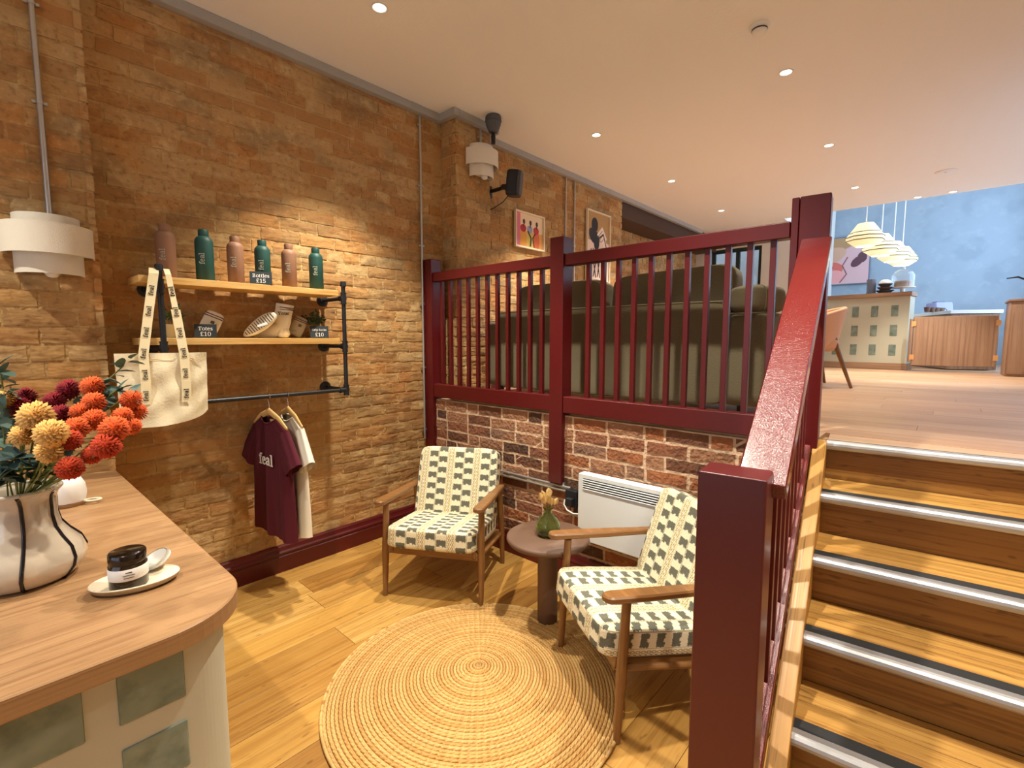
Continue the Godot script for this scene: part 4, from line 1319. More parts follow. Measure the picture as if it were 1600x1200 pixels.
func price_card(label: String, at: Vector3, lines: Array, w: float, h: float) -> void:
	var o := thing("price_card", label, "price card", at, deg_to_rad(68), "black price cards on the shelf")
	var tl := Basis(Vector3(1, 0, 0), -0.22)
	var m := MB.new(); m.box(tl * Vector3(0, h * 0.5, 0) + Vector3(0, 0.001, 0), Vector3(w, h, 0.004), 0.0006, tl)
	part(o, "board", m, M.card_black)
	m = MB.new(); m.box(Vector3(0, h * 0.3, -0.026), Vector3(0.02, h * 0.62, 0.003), 0.0005, Basis(Vector3(1, 0, 0), 0.42))
	part(o, "stand", m, M.card_black)
	for k in lines.size():
		lettering(o, "chalk_lettering", lines[k], (0.026 if lines[k].length() < 8 else 0.0165) * (1.0 if k == 0 else 1.15), M.print_white, Transform3D(tl, tl * Vector3(0, h * (0.68 - 0.40 * k), 0.0028)), true, 0.0008)

func leaf_sheet(m: MB, base: Vector3, dir: Vector3, up: Vector3, L: float, W: float, curl := 0.15) -> void:
	# a leaf as two bent halves, six triangles a side
	var side := dir.cross(up).normalized()
	var nn := side.cross(dir).normalized()
	var pts := [[0.0, 0.0], [0.25, 0.8], [0.55, 1.0], [0.82, 0.62], [1.0, 0.0]]
	var ids := []
	for q in pts:
		var c: Vector3 = base + dir * L * float(q[0]) - nn * curl * L * float(q[0]) * float(q[0])
		ids.append([m.vert(c + side * W * 0.5 * float(q[1]) + nn * W * 0.12 * float(q[1]), nn), m.vert(c, nn), m.vert(c - side * W * 0.5 * float(q[1]) + nn * W * 0.12 * float(q[1]), nn)])
	for k in 4:
		m.quad(ids[k][0], ids[k][1], ids[k + 1][1], ids[k + 1][0])
		m.quad(ids[k][1], ids[k][2], ids[k + 1][2], ids[k + 1][1])

func shelf_plant(label: String, at: Vector3, sd: int, mat: Material, spread: float, count: int) -> void:
	var o := thing("potted_plant", label, "plant", at)
	var m := MB.new()
	m.lathe([[0.0, 0.0], [0.026, 0.0], [0.034, 0.062], [0.036, 0.064], [0.036, 0.07], [0.031, 0.07], [0.03, 0.06], [0.0, 0.06]], 20)
	part(o, "pot", m, M.terracotta_pot)
	var r := RandomNumberGenerator.new(); r.seed = sd
	var lf := MB.new()
	var sm := MB.new()
	for k in count / 4:
		var an := r.randf() * TAU
		var el := r.randf_range(0.35, 1.3)
		var tip := Vector3(cos(an) * cos(el) * spread, 0.075 + sin(el) * spread * 1.15, sin(an) * cos(el) * spread)
		var root := Vector3(cos(an) * 0.01, 0.058, sin(an) * 0.01)
		sm.tube([root, root.lerp(tip, 0.5) + Vector3(0, 0.01, 0), tip], 0.001, 4, false)
		for j in 7:
			var p := root.lerp(tip, 0.3 + 0.1 * j) + Vector3(0, 0.008, 0)
			var d := Vector3(r.randf_range(-1, 1), r.randf_range(0.1, 1), r.randf_range(-1, 1)).normalized()
			leaf_sheet(lf, p, d, Vector3(d.z, 0.3, -d.x).normalized(), 0.026, 0.010)
	part(o, "stems", sm, M.stem_green)
	part(o, "foliage", lf, mat)

func build_socks(y: float) -> void:
	# standing sock: tube with heel and toe
	var turn := deg_to_rad(62)
	var a := thing("grip_sock", "cream ankle sock standing upright with striped cuff", "sock", Vector3(0.13, y, 1.185), turn, "socks on the lower shelf")
	a.scale = Vector3.ONE * 1.15
	var m := MB.new()
	m.tube([Vector3(-0.135, 0.018, 0), Vector3(-0.12, 0.021, 0), Vector3(-0.08, 0.026, 0), Vector3(-0.035, 0.036, 0), Vector3(0.0, 0.05, 0), Vector3(0.008, 0.085, 0), Vector3(0.012, 0.12, 0), Vector3(0.02, 0.152, 0)], [0.006, 0.02, 0.028, 0.034, 0.041, 0.04, 0.041, 0.042], 18, true, 0.72, Vector3(0, 0, 1))
	m.lathe([[0.0, 0.0], [0.024, 0.004], [0.034, 0.02], [0.03, 0.045], [0.0, 0.05]], 16, Vector3(0.008, 0, 0))
	part(a, "knit", m, M.sock_white)
	m = MB.new()
	for q in [[0.163, 0.004], [0.153, 0.003]]:
		m.tube([Vector3(0.0215, q[0] - 0.01, 0), Vector3(0.0215 + q[1] * 0.1, q[0] - 0.01 + q[1], 0)], 0.0428, 18, false, 0.735, Vector3(0, 0, 1))
	part(a, "cuff_stripe", m, M.sock_band, "dark stripes on the cuff")
	m = MB.new(); m.tube([Vector3(0.02, 0.153, 0), Vector3(0.023, 0.172, 0)], 0.0425, 18, true, 0.73, Vector3(0, 0, 1))
	part(a, "cuff", m, M.sock_white)
	lettering(a, "lettering", "Your", 0.022, M.print_black, Transform3D(Basis(), Vector3(0.018, 0.125, 0.0312)), true, 0.001, true)
	# sock showing its ribbed sole
	var b := thing("grip_sock", "cream sock leaning over with rows of dark grips on its sole", "sock", Vector3(0.16, y, 1.335), turn, "socks on the lower shelf")
	m = MB.new()
	var tl := Basis(Vector3(0, 0, 1), deg_to_rad(38)) * Basis(Vector3(1, 0, 0), -0.25)
	m.xf = Transform3D(tl, Vector3(0.02, 0.074, 0))
	var pl := PackedVector2Array()
	for k in 22:
		var an := TAU * k / 22.0
		pl.append(Vector2(0.105 * cos(an), (0.036 + 0.006 * cos(an)) * sin(an)))
	m.slab(pl, -0.016, 0.016, 0.007)
	part(b, "knit", m, M.sock_white)
	m = MB.new()
	for k in 13:
		var x := -0.085 + 0.014 * k
		var hw := (0.036 + 0.006 * x / 0.105) * sqrt(1.0 - pow(x / 0.105, 2)) - 0.008
		m.box(tl * Vector3(x, 0, 0.0165) + Vector3(0.02, 0.074, 0), Vector3(0.0045, hw * 2.0, 0.002), 0.0006, tl)
	part(b, "sole_grips", m, M.sole_dark, "rows of dark rubber grips")
	m = MB.new(); m.box(Vector3(0.035, 0.075, 0.024), Vector3(0.055, 0.014, 0.002), 0.0005, Basis(Vector3(0, 0, 1), -0.35) * tl)
	part(b, "paper_band", m, M.print_white)
	# folded pairs
	for q in [["folded cream sock pair behind the Totes price card", Vector3(0.13, y, 1.553), M.sock_white, 1.2], ["folded grey sock pair to the right of the standing sock", Vector3(0.11, y, 1.075), M.sock_grey, 1.1]]:
		var f := thing("folded_socks", q[0], "sock", q[1], turn, "socks on the lower shelf")
		var tb := Basis(Vector3(0, 0, 1), deg_to_rad(-24)) * Basis(Vector3(1, 0, 0), -0.2)
		m = MB.new(); m.pillow(Vector3(0, 0.063 * q[3], 0), Vector3(0.075, 0.115, 0.03) * q[3], 5.0, tb, 6)
		part(f, "knit", m, q[2])
		m = MB.new(); m.pillow(tb * Vector3(-0.018, -0.048, 0.004) + Vector3(0, 0.063 * q[3], 0), Vector3(0.06, 0.03, 0.034), 4.0, Basis(), 5)
		part(f, "toe", m, q[2])
		m = MB.new()
		for e in [0.040, 0.030]:
			m.box(tb * Vector3(0, e * q[3], 0) + Vector3(0, 0.063 * q[3], 0), Vector3(0.0745, 0.004, 0.0312) * q[3], 0.001, tb)
		part(f, "cuff_stripe", m, M.sock_band)
		m = MB.new(); m.box(tb * Vector3(0.008, 0.008, 0.0155 * q[3]) + Vector3(0, 0.063 * q[3], 0), Vector3(0.018, 0.016, 0.0015), 0.0004, tb)
		part(f, "emblem", m, M.print_olive)

# ---------------------------------------------------------------- tote bag, hangers and shirts
func build_clothes() -> void:
	var o := thing("tote_bag", "cream canvas tote bag with printed ribbon straps hanging from the shelf", "bag", Vector3(0.33, 1.07, 1.82), deg_to_rad(86))
	# local x right (towards -z), z outward
	var m := MB.new()
	var W := 0.178
	var H := 0.335
	var f := func(side: float) -> Callable:
		return func(u: float, v: float) -> Vector3:
			var x := (u - 0.5) * 2.0
			var belly: float = (1.0 - pow(absf(x), 3.0)) * (0.008 + 0.03 * pow(1.0 - v, 1.2))
			var dip: float = -0.018 * (1.0 - v) * sin(u * PI) + 0.03 * (1.0 - v) * u + 0.022 * pow(absf(x), 8.0) * (1.0 - v)
			var fold := 0.0035 * sin(u * 19.0 + v * 7.0) * (1.0 - absf(x)) + 0.003 * sin(v * 16.0 - u * 9.0)
			return Vector3(x * W * (0.96 + 0.04 * v), v * H + dip, side * (belly + fold + 0.004))
	m.sheet(f.call(1.0), 26, 22)
	m.sheet(f.call(-1.0), 26, 22, 1.0, 1.0, true)
	part(o, "canvas_body", m, M.canvas)
	m = MB.new()
	for y in [0.3, 0.31]:
		m.box(Vector3(0, y, 0.0145), Vector3(W * 1.9, 0.0012, 0.001))
	part(o, "hem_stitching", m, M.ribbon)
	var xs := [-0.074, 0.082]
	var tops := [-0.004, 0.044]
	for k in 2:
		var x: float = xs[k]
		m = MB.new()
		# strap from the bag's lower half up to the pipe end
		var topx: float = tops[k]
		var pts := [Vector3(x - 0.005, 0.10, 0.036), Vector3(x, 0.2, 0.030), Vector3(x, 0.33, 0.018), Vector3(lerpf(x, topx, 0.5), 0.54, -0.003), Vector3(lerpf(x, topx, 0.93), 0.705, -0.028), Vector3(topx, 0.732, -0.05)]
		for j in pts.size() - 1:
			var wd := 0.019 if k == 0 or j < 3 else 0.012
			var a: Vector3 = pts[j]
			var b: Vector3 = pts[j + 1]
			var nn := (b - a).cross(Vector3(1, 0, 0)).normalized() * -1.0
			m.face([a + Vector3(-wd, 0, 0), a + Vector3(wd, 0, 0), b + Vector3(wd, 0, 0), b + Vector3(-wd, 0, 0)], nn)
			m.face([a + Vector3(-wd, 0, 0) - nn * 0.002, a + Vector3(wd, 0, 0) - nn * 0.002, b + Vector3(wd, 0, 0) - nn * 0.002, b + Vector3(-wd, 0, 0) - nn * 0.002], -nn)
		var st := part(o, "strap", m, M.ribbon, "printed ribbon strap")
		for j in 6:
			var tt := 0.14 + 0.097 * j
			var c := Vector3()
			var dirv := Vector3.UP
			for s in pts.size() - 1:
				if tt >= pts[s].y and tt < pts[s + 1].y:
					c = pts[s].lerp(pts[s + 1], (tt - pts[s].y) / (pts[s + 1].y - pts[s].y)); dirv = (pts[s + 1] - pts[s]).normalized()
			var xx := dirv
			var zz := Vector3(1, 0, 0).cross(dirv).normalized()
			lettering(st, "strap_lettering", "feal", 0.025, M.print_black, Transform3D(Basis(xx, zz.cross(xx), zz), c + zz * 0.002), true, 0.0006, true)
	shirt("maroon", "maroon T-shirt with white lettering on a wooden hanger", M.tee_maroon, 1.33, deg_to_rad(4), true)
	shirt("white", "white T-shirt on a wooden hanger behind the maroon one", M.tee_white, 1.225, deg_to_rad(-3), false)

func shirt(_kind: String, label: String, mat: Material, z: float, turn: float, print_on: bool) -> void:
	var X := 0.275
	var hg := thing("clothes_hanger", "pale wooden hanger inside the " + ("maroon" if print_on else "white") + " T-shirt", "hanger", Vector3(X, 0.0, z), turn, "wooden hangers on the rail")
	var m := MB.new()
	var hook := []
	for k in 11:
		var an := -0.5 + (PI + 0.9) * k / 10.0
		hook.append(Vector3(0.0158 * cos(an), 1.152 + 0.0158 * sin(an), 0))
	hook.append(Vector3(0.0, 1.11, 0)); hook.append(Vector3(0.0, 1.06, 0))
	m.tube(hook, 0.0017, 7)
	part(hg, "hook", m, M.chrome, "wire hook")
	m = MB.new()
	m.tube([Vector3(-0.19, 0.985, 0), Vector3(-0.10, 1.035, 0), Vector3(0, 1.068, 0), Vector3(0.10, 1.035, 0), Vector3(0.19, 0.985, 0)], [0.011, 0.017, 0.02, 0.017, 0.011], 10, true, 0.45, Vector3(0, 0, 1))
	part(hg, "shoulder_bar", m, M.hanger_wood)
	var o := thing("t_shirt", label, "T-shirt", Vector3(X, 0.0, z), turn, "T-shirts on the rail")
	m = MB.new()
	var body := func(u: float, v: float) -> Vector3:
		# v: 0 hem .. 1 neck; u: once round
		var an := u * TAU
		var y: float
		var w: float
		if v < 0.82:
			y = lerpf(0.375, 0.965, v / 0.82); w = lerpf(0.225, 0.208, v / 0.82)
		else:
			var q := (v - 0.82) / 0.18
			y = lerpf(0.965, 1.035, q); w = lerpf(0.208, 0.085, pow(q, 1.15))
		var th := lerpf(0.034, 0.018, v)
		var c := cos(an)
		var s := sin(an)
		var fold := 0.010 * sin(c * 9.0 + 1.0) * (1.0 - v) + 0.006 * sin(c * 17.0 + v * 4.0) * (1.0 - v * 0.7)
		var hem := -0.02 * (1.0 - v) * c * (0.6 if print_on else 0.3)
		return Vector3(w * c, y + hem - 0.02 * v * v * v * (1.0 - c * c) * (1.6 if s > 0 else 0.2), signf(s) * pow(absf(s), 0.6) * th + fold)
	m.sheet(body, 48, 26, 1.0, 1.0, true)
	part(o, "body", m, mat)
	for e in [-1, 1]:
		m = MB.new()
		var sl := func(u: float, v: float) -> Vector3:
			var an := u * TAU
			var c: Vector3 = Vector3(e * 0.135, 0.952, 0).lerp(Vector3(e * 0.262, 0.775, 0.01), v)
			var ax := Vector3(e * 0.82, 0.57, 0).normalized()
			var r1 := lerpf(0.062, 0.076, v)
			return c + ax * cos(an) * r1 + Vector3(0, 0, 1) * sin(an) * lerpf(0.022, 0.03, v) + Vector3(0, 0, 0.004) * sin(cos(an) * 7.0)
		m.sheet(sl, 24, 8, 1.0, 1.0, e > 0)
		part(o, "sleeve", m, mat)
	m = MB.new()
	var cl := []
	for k in 25:
		var an := TAU * k / 24.0
		var s := sin(an)
		cl.append(Vector3(0.085 * cos(an), 1.034 - 0.02 * (1.0 - pow(cos(an), 2)) * (1.6 if s > 0 else 0.2), s * 0.021))
	m.tube(cl, 0.0045, 6, false)
	part(o, "collar", m, mat)
	if print_on:
		lettering(o, "chest_lettering", "feal", 0.082, M.print_white, Transform3D(Basis(), Vector3(0.01, 0.80, 0.037)), true, 0.002, true)
		boxpart(o, "neck_label", Vector3(0.0, 1.015, -0.012), Vector3(0.045, 0.012, 0.002), M.hanger_wood)

# ---------------------------------------------------------------- sofa behind the railing
func build_sofa() -> void:
	var o := thing("sofa", "dark olive fabric sofa seen from behind through the railing", "sofa", Vector3(1.35, 1.02, -0.30))
	for e in [-0.9, 0.9]:
		for z in [-0.08, -0.72]:
			var l := MB.new(); l.tube([Vector3(e, 0.0, z), Vector3(e, 0.10, z)], [0.018, 0.024], 10)
			part(o, "foot", l, M.black_plastic)
	var m := MB.new(); m.pillow(Vector3(-0.035, 0.37, -0.09), Vector3(1.73, 0.58, 0.17), 16.0, Basis(), 10)
	var bkr := part(o, "backrest", m, M.sofa_olive)
	m = MB.new(); m.pillow(Vector3(0, 0.22, -0.42), Vector3(1.98, 0.28, 0.78), 12.0, Basis(), 8)
	part(o, "base", m, M.sofa_olive)
	for q in [[-0.95, 0.14], [0.925, 0.2]]:
		m = MB.new(); m.pillow(Vector3(q[0], 0.335, -0.44), Vector3(q[1], 0.51, 0.84), 12.0, Basis(), 8)
		var am := part(o, "arm", m, M.sofa_olive)
		m = MB.new(); m.tube([Vector3(q[0] - q[1] * 0.48, 0.586, -0.03), Vector3(q[0] + q[1] * 0.48, 0.586, -0.03), Vector3(q[0] + q[1] * 0.48, 0.586, -0.8)], 0.005, 6)
		part(am, "piping", m, M.sofa_piping)
	for k in 2:
		m = MB.new(); m.pillow(Vector3(-0.44 + 0.84 * k, 0.40, -0.47), Vector3(0.83, 0.15, 0.62), 7.0, Basis(), 8)
		part(o, "seat_cushion", m, M.sofa_olive)
		m = MB.new(); m.pillow(Vector3(-0.40 + 0.84 * k, 0.66 + 0.01 * k, -0.20), Vector3(0.78, 0.39, 0.18), 8.0, Basis(Vector3(1, 0, 0), -0.1) * Basis(Vector3(0, 0, 1), 0.03 * k), 10)
		var cu := part(o, "back_cushion", m, M.sofa_olive)
		var ed0 := []
		for j in 25:
			var an := TAU * j / 24.0
			ed0.append(Vector3(-0.40 + 0.84 * k, 0.66 + 0.01 * k, -0.19) + Basis(Vector3(1, 0, 0), -0.1) * Basis(Vector3(0, 0, 1), 0.03 * k) * Vector3(0.375 * signf(cos(an)) * pow(absf(cos(an)), 0.3), 0.186 * signf(sin(an)) * pow(absf(sin(an)), 0.3), 0.07))
		m = MB.new(); m.tube(ed0, 0.004, 6, false)
		part(cu, "piping", m, M.sofa_piping)
	m = MB.new(); m.tube([Vector3(-0.89, 0.652, -0.01), Vector3(-0.45, 0.655, -0.008), Vector3(0.0, 0.653, -0.008), Vector3(0.45, 0.656, -0.008), Vector3(0.82, 0.653, -0.01), Vector3(0.826, 0.5, -0.01)], 0.005, 6)
	part(bkr, "piping", m, M.sofa_piping)
	var p := thing("scatter_cushion", "olive scatter cushion lying on the right arm of the sofa", "cushion", Vector3(2.285, 1.608, -0.46), deg_to_rad(-20))
	m = MB.new(); m.pillow(Vector3(0, 0.075, 0), Vector3(0.19, 0.15, 0.30), 4.0, Basis(), 8)
	var cv := part(p, "cover", m, M.sofa_olive)
	m = MB.new()
	var ed := []
	for k in 25:
		var an := TAU * k / 24.0
		ed.append(Vector3(0.093 * signf(cos(an)) * pow(absf(cos(an)), 0.45), 0.075 + 0.073 * signf(sin(an)) * pow(absf(sin(an)), 0.45), 0.06))
	m.tube(ed, 0.004, 6, false)
	part(cv, "piping", m, M.sofa_piping)

# ---------------------------------------------------------------- upper room
func build_upper_room() -> void:
	# tub chair
	var c := thing("tub_chair", "peach upholstered tub chair with slanted wooden legs", "chair", Vector3(2.06, 1.02, -3.05), deg_to_rad(-60))
	var m := MB.new()
	var shell := func(k: float) -> Callable:
		return func(u: float, v: float) -> Vector3:
			var an := lerpf(-2.15, 2.15, u)
			var top := 0.74 - 0.16 * pow(absf(an) / 2.15, 2.0)
			var R: float = lerpf(0.22, 0.315, pow(v, 0.7)) + k
			return Vector3(R * sin(an), lerpf(0.34, top, v), -R * cos(an) * 0.92)
	m.sheet(shell.call(0.0), 30, 10); m.sheet(shell.call(-0.03), 30, 10, 1.0, 1.0, true)
	part(c, "shell", m, M.peach_fabric)
	m = MB.new()
	var rim := []
	for k in 31:
		var an := lerpf(-2.15, 2.15, k / 30.0)
		rim.append(Vector3(0.30 * sin(an), 0.74 - 0.16 * pow(absf(an) / 2.15, 2.0), -0.30 * cos(an) * 0.92))
	m.tube(rim, 0.018, 8)
	part(c, "rim", m, M.peach_fabric)
	m = MB.new(); m.pillow(Vector3(0, 0.40, 0.02), Vector3(0.46, 0.12, 0.46), 5.0, Basis(), 8)
	part(c, "seat", m, M.peach_fabric)
	m = MB.new(); m.lathe([[0.0, 0.33], [0.2, 0.335], [0.225, 0.36], [0.0, 0.37]], 24)
	part(c, "under_frame", m, M.teak)
	for q in [[1, 1], [1, -1], [-1, 1], [-1, -1]]:
		var l := MB.new(); l.tube([Vector3(0.29 * q[0], 0.0, 0.27 * q[1]), Vector3(0.2 * q[0], 0.36, 0.17 * q[1]), Vector3(0.17 * q[0], 0.5, 0.15 * q[1])], [0.013, 0.022, 0.018], 10)
		part(c, "leg", l, M.teak)
	# far counter
	var k0 := Vector3(1.58, 1.02, -6.70)
	var k1 := Vector3(2.635, 1.02, -6.56)
	var L := k0.distance_to(k1)
	var yaw := atan2(-(k1 - k0).z, (k1 - k0).x)
	var o := thing("service_counter", "cream service counter with small glass blocks in the far room", "counter", k0, yaw)
	boxpart(o, "body", Vector3(L * 0.5, 0.58, -0.15), Vector3(L, 0.98, 0.3), M.cream_panel, 0.006)
	boxpart(o, "plinth", Vector3(L * 0.5, 0.05, -0.15), Vector3(L + 0.03, 0.10, 0.33), M.far_oak, 0.004)
	boxpart(o, "worktop", Vector3(L * 0.5 - 0.05, 1.095, -0.15), Vector3(L + 0.14, 0.06, 0.38), M.far_oak, 0.004)
	for row in 3:
		for k in 4:
			boxpart(o, "glass_block", Vector3(L - 0.17 - 0.24 * k, 0.86 - 0.285 * row, 0.0005), Vector3(0.085, 0.16, 0.008), M.block_glass, 0.003)
	var P := func(x: float, z: float) -> Vector3: return k0 + Basis(Vector3.UP, yaw) * Vector3(x, 1.125, z)
	var cup := thing("tumbler", "tall grey blue tumbler on the far counter", "cup", P.call(L - 0.50, -0.12))
	m = MB.new(); m.lathe([[0.0, 0.0], [0.055, 0.0], [0.062, 0.22], [0.058, 0.22], [0.052, 0.01], [0.0, 0.01]], 20)
	part(cup, "wall", m, M.grey_blue)
	m = MB.new(); m.lathe([[0.0, 0.0], [0.06, 0.0], [0.062, 0.02], [0.0, 0.02]], 20)
	part(cup, "base", m, M.grey_blue)
	var sc := thing("food_tray", "dark stacked dishes on the far counter beside the tumbler", "dish", P.call(L - 0.33, -0.12))
	for k in 3:
		m = MB.new(); m.lathe([[0.0, 0.045 * k], [0.06 - 0.008 * k, 0.045 * k], [0.115 - 0.014 * k, 0.045 * k + 0.045], [0.108 - 0.014 * k, 0.045 * k + 0.045], [0.055 - 0.008 * k, 0.045 * k + 0.008], [0.0, 0.045 * k + 0.008]], 20)
		part(sc, "dish", m, [M.dark_grey, M.brown_matt, M.dark_grey][k])
	m = MB.new(); m.lathe([[0.085, 0.14], [0.09, 0.15], [0.06, 0.19], [0.03, 0.205], [0.0, 0.208]], 18)
	part(sc, "lid", m, M.white_plastic)
	var cl := thing("cake_dome", "clear glass dome over a brown cake on the far counter", "cake dome", P.call(L - 0.14, -0.22))
	m = MB.new(); m.lathe([[0.0, 0.0], [0.10, 0.0], [0.03, 0.02], [0.03, 0.06], [0.15, 0.075], [0.15, 0.085], [0.0, 0.085]], 24)
	part(cl, "stand", m, M.white_plastic)
	m = MB.new(); m.lathe([[0.14, 0.086], [0.14, 0.25], [0.11, 0.31], [0.05, 0.34], [0.0, 0.345]], 24)
	part(cl, "dome", m, M.clear_glass)
	m = MB.new(); m.lathe([[0.0, 0.086], [0.105, 0.086], [0.105, 0.17], [0.0, 0.175]], 24)
	part(cl, "cake", m, M.far_oak)
	m = MB.new(); m.lathe([[0.0, 0.344], [0.015, 0.346], [0.02, 0.365], [0.0, 0.378]], 12)
	part(cl, "knob", m, M.white_plastic)
	# back worktop with crockery, gate and cabinet
	var bw := thing("back_worktop", "white back worktop behind the far counter", "worktop", Vector3(2.9, 1.02, -8.3), deg_to_rad(-68))
	boxpart(bw, "top", Vector3(0, 0.84, 0), Vector3(2.4, 0.05, 0.6), M.white_enamel, 0.004)
	boxpart(bw, "cupboard", Vector3(0, 0.41, 0), Vector3(2.36, 0.80, 0.56), M.far_oak, 0.004)
	var mc := thing("lilac_machine", "small lilac machine on the white back worktop", "appliance", Vector3(2.93, 1.885, -8.1), deg_to_rad(-60))
	m = MB.new(); m.slab(PackedVector2Array([Vector2(-0.15, 0), Vector2(0.15, 0), Vector2(0.11, 0.17), Vector2(-0.13, 0.17)]), -0.12, 0.12, 0.015)
	part(mc, "housing", m, M.lilac)
	boxpart(mc, "hopper", Vector3(-0.02, 0.18, 0), Vector3(0.12, 0.02, 0.12), M.grey_blue, 0.004)
	for k in 4:
		var cp := thing("coffee_cup", "brown cup in the row on the back worktop", "cup", Vector3(2.80 + 0.055 * k, 1.885, -7.45 - 0.14 * k), 0.0, "cups on the back worktop")
		m = MB.new(); m.lathe([[0.0, 0.0], [0.03, 0.0], [0.042, 0.075], [0.038, 0.075], [0.027, 0.006], [0.0, 0.006]], 16)
		part(cp, "bowl", m, M.brown_matt)
		m = MB.new()
		var hd := []
		for j in 7: hd.append(Vector3(0.036 + 0.026 * sin(PI * j / 6.0), 0.018 + 0.045 * j / 6.0, 0))
		m.tube(hd, 0.005, 6)
		part(cp, "handle", m, M.brown_matt)
	var g := thing("swing_gate", "low oak swing gate between counter and cabinet", "gate", Vector3(2.66, 1.02, -6.36), atan2(-0.18, 0.94) * -1.0 * -1.0 + deg_to_rad(22))
	boxpart(g, "leaf", Vector3(0.47, 0.42, 0), Vector3(0.86, 0.67, 0.03), M.far_oak, 0.003, "", 1)
	boxpart(g, "hinge_post", Vector3(0.015, 0.43, 0), Vector3(0.03, 0.60, 0.04), M.far_oak, 0.003)
	for y in [0.2, 0.66]:
		boxpart(g, "hinge", Vector3(0.04, y, 0.018), Vector3(0.05, 0.07, 0.008), M.rust_light, 0.002)
		boxpart(g, "hinge", Vector3(0.90, y, 0.018), Vector3(0.05, 0.07, 0.008), M.rust_light, 0.002)
	var cb := thing("oak_cabinet", "oak cabinet at the far right beside the gate", "cabinet", Vector3(3.60, 1.02, -6.1), 0.0)
	boxpart(cb, "carcass", Vector3(0.33, 0.45, -0.1), Vector3(0.66, 0.90, 0.55), M.far_oak, 0.004, "", 1)
	boxpart(cb, "top", Vector3(0.33, 0.912, -0.1), Vector3(0.69, 0.025, 0.58), M.far_oak, 0.003, "", 0)
	boxpart(cb, "door", Vector3(0.33, 0.44, 0.183), Vector3(0.62, 0.82, 0.018), M.far_oak, 0.003, "", 1)
	var br := thing("dark_branch", "dark bare branch in a jar on the oak cabinet", "plant", Vector3(3.86, 1.945, -6.2))
	m = MB.new(); m.lathe([[0.0, 0.0], [0.07, 0.0], [0.075, 0.06], [0.05, 0.08], [0.0, 0.08]], 16)
	part(br, "jar", m, M.grey_blue)
	m = MB.new()
	m.tube([Vector3(0, 0.06, 0), Vector3(-0.05, 0.2, 0), Vector3(-0.2, 0.28, 0.02), Vector3(-0.30, 0.27, 0.02)], [0.01, 0.011, 0.012, 0.006], 6)
	m.tube([Vector3(-0.05, 0.2, 0), Vector3(-0.04, 0.34, 0), Vector3(-0.14, 0.45, 0)], [0.009, 0.009, 0.005], 6)
	part(br, "branch", m, M.black_plastic)
	# large painting on the blue wall
	var pt := thing("large_painting", "large pink abstract painting on the grey blue wall", "painting", Vector3(1.29, 2.58, -9.595))
	boxpart(pt, "frame", Vector3(0, 0.47, 0.02), Vector3(1.08, 0.96, 0.036), M.grey_blue, 0.004)
	m = MB.new()
	m.face([Vector3(-0.52, 0.01, 0.0395), Vector3(0.52, 0.01, 0.0395), Vector3(0.52, 0.93, 0.0395), Vector3(-0.52, 0.93, 0.0395)], Vector3(0, 0, 1), [Vector2(0, 1), Vector2(1, 1), Vector2(1, 0), Vector2(0, 0)])
	part(pt, "canvas", m, M.picture_c)
	# pendants
	var sp := [[2.102, 2.92, -6.2, "nearest of the four paper pendants, leftmost over the far counter"], [2.213, 2.875, -7.0, "second nearest of the four overlapping paper pendants"], [2.306, 2.87, -7.8, "third of the four overlapping paper pendants"], [2.375, 2.888, -8.6, "rightmost and farthest of the four paper pendants"]]
	for q in sp:
		var pd := thing("paper_pendant", q[3], "pendant lamp", Vector3(q[0], q[1], q[2]), 0.3, "paper pendants over the far counter")
		m = MB.new(); m.lathe([[0.10, 0.185], [0.235, -0.005], [0.23, -0.055], [0.12, -0.135], [0.115, -0.135], [0.225, -0.054], [0.23, -0.006], [0.096, 0.183]], 8)
		var sh := part(pd, "lamp_shade", m, M.paper_glow, "glowing folded paper shade")
		m = MB.new()
		for y in [[0.197, 0.05], [0.2365, -0.005], [0.2315, -0.055]]:
			m.lathe([[y[0] - 0.002, y[1] - 0.007], [y[0] + 0.003, y[1]], [y[0] - 0.002, y[1] + 0.007]], 8)
		part(sh, "rib", m, M.paper_rib)
		m = MB.new(); m.tube([Vector3(0, 0.12, 0), Vector3(0, 5.2 - q[1], 0)], 0.008, 6)
		m.lathe([[0.0, 0.20], [0.03, 0.195], [0.03, 0.12], [0.0, 0.12]], 10)
		m.box(Vector3(0, 0.18, 0), Vector3(0.2, 0.005, 0.012)); m.box(Vector3(0, 0.18, 0), Vector3(0.012, 0.005, 0.2))
		part(pd, "cord", m, M.white_plastic)
		m = MB.new(); m.lathe([[0.0, 0.12], [0.02, 0.115], [0.035, 0.07], [0.03, 0.04], [0.0, 0.025]], 12)
		part(pd, "bulb", m, M.lens_glow)
		var li := OmniLight3D.new()
		li.name = "pendant_light"; li.position = Vector3(0, 0.07, 0); li.light_energy = 0.5; li.light_color = WARM; li.light_size = 0.03; li.omni_range = 9.0; li.omni_attenuation = 2.0; li.shadow_enabled = true
		pd.add_child(li)

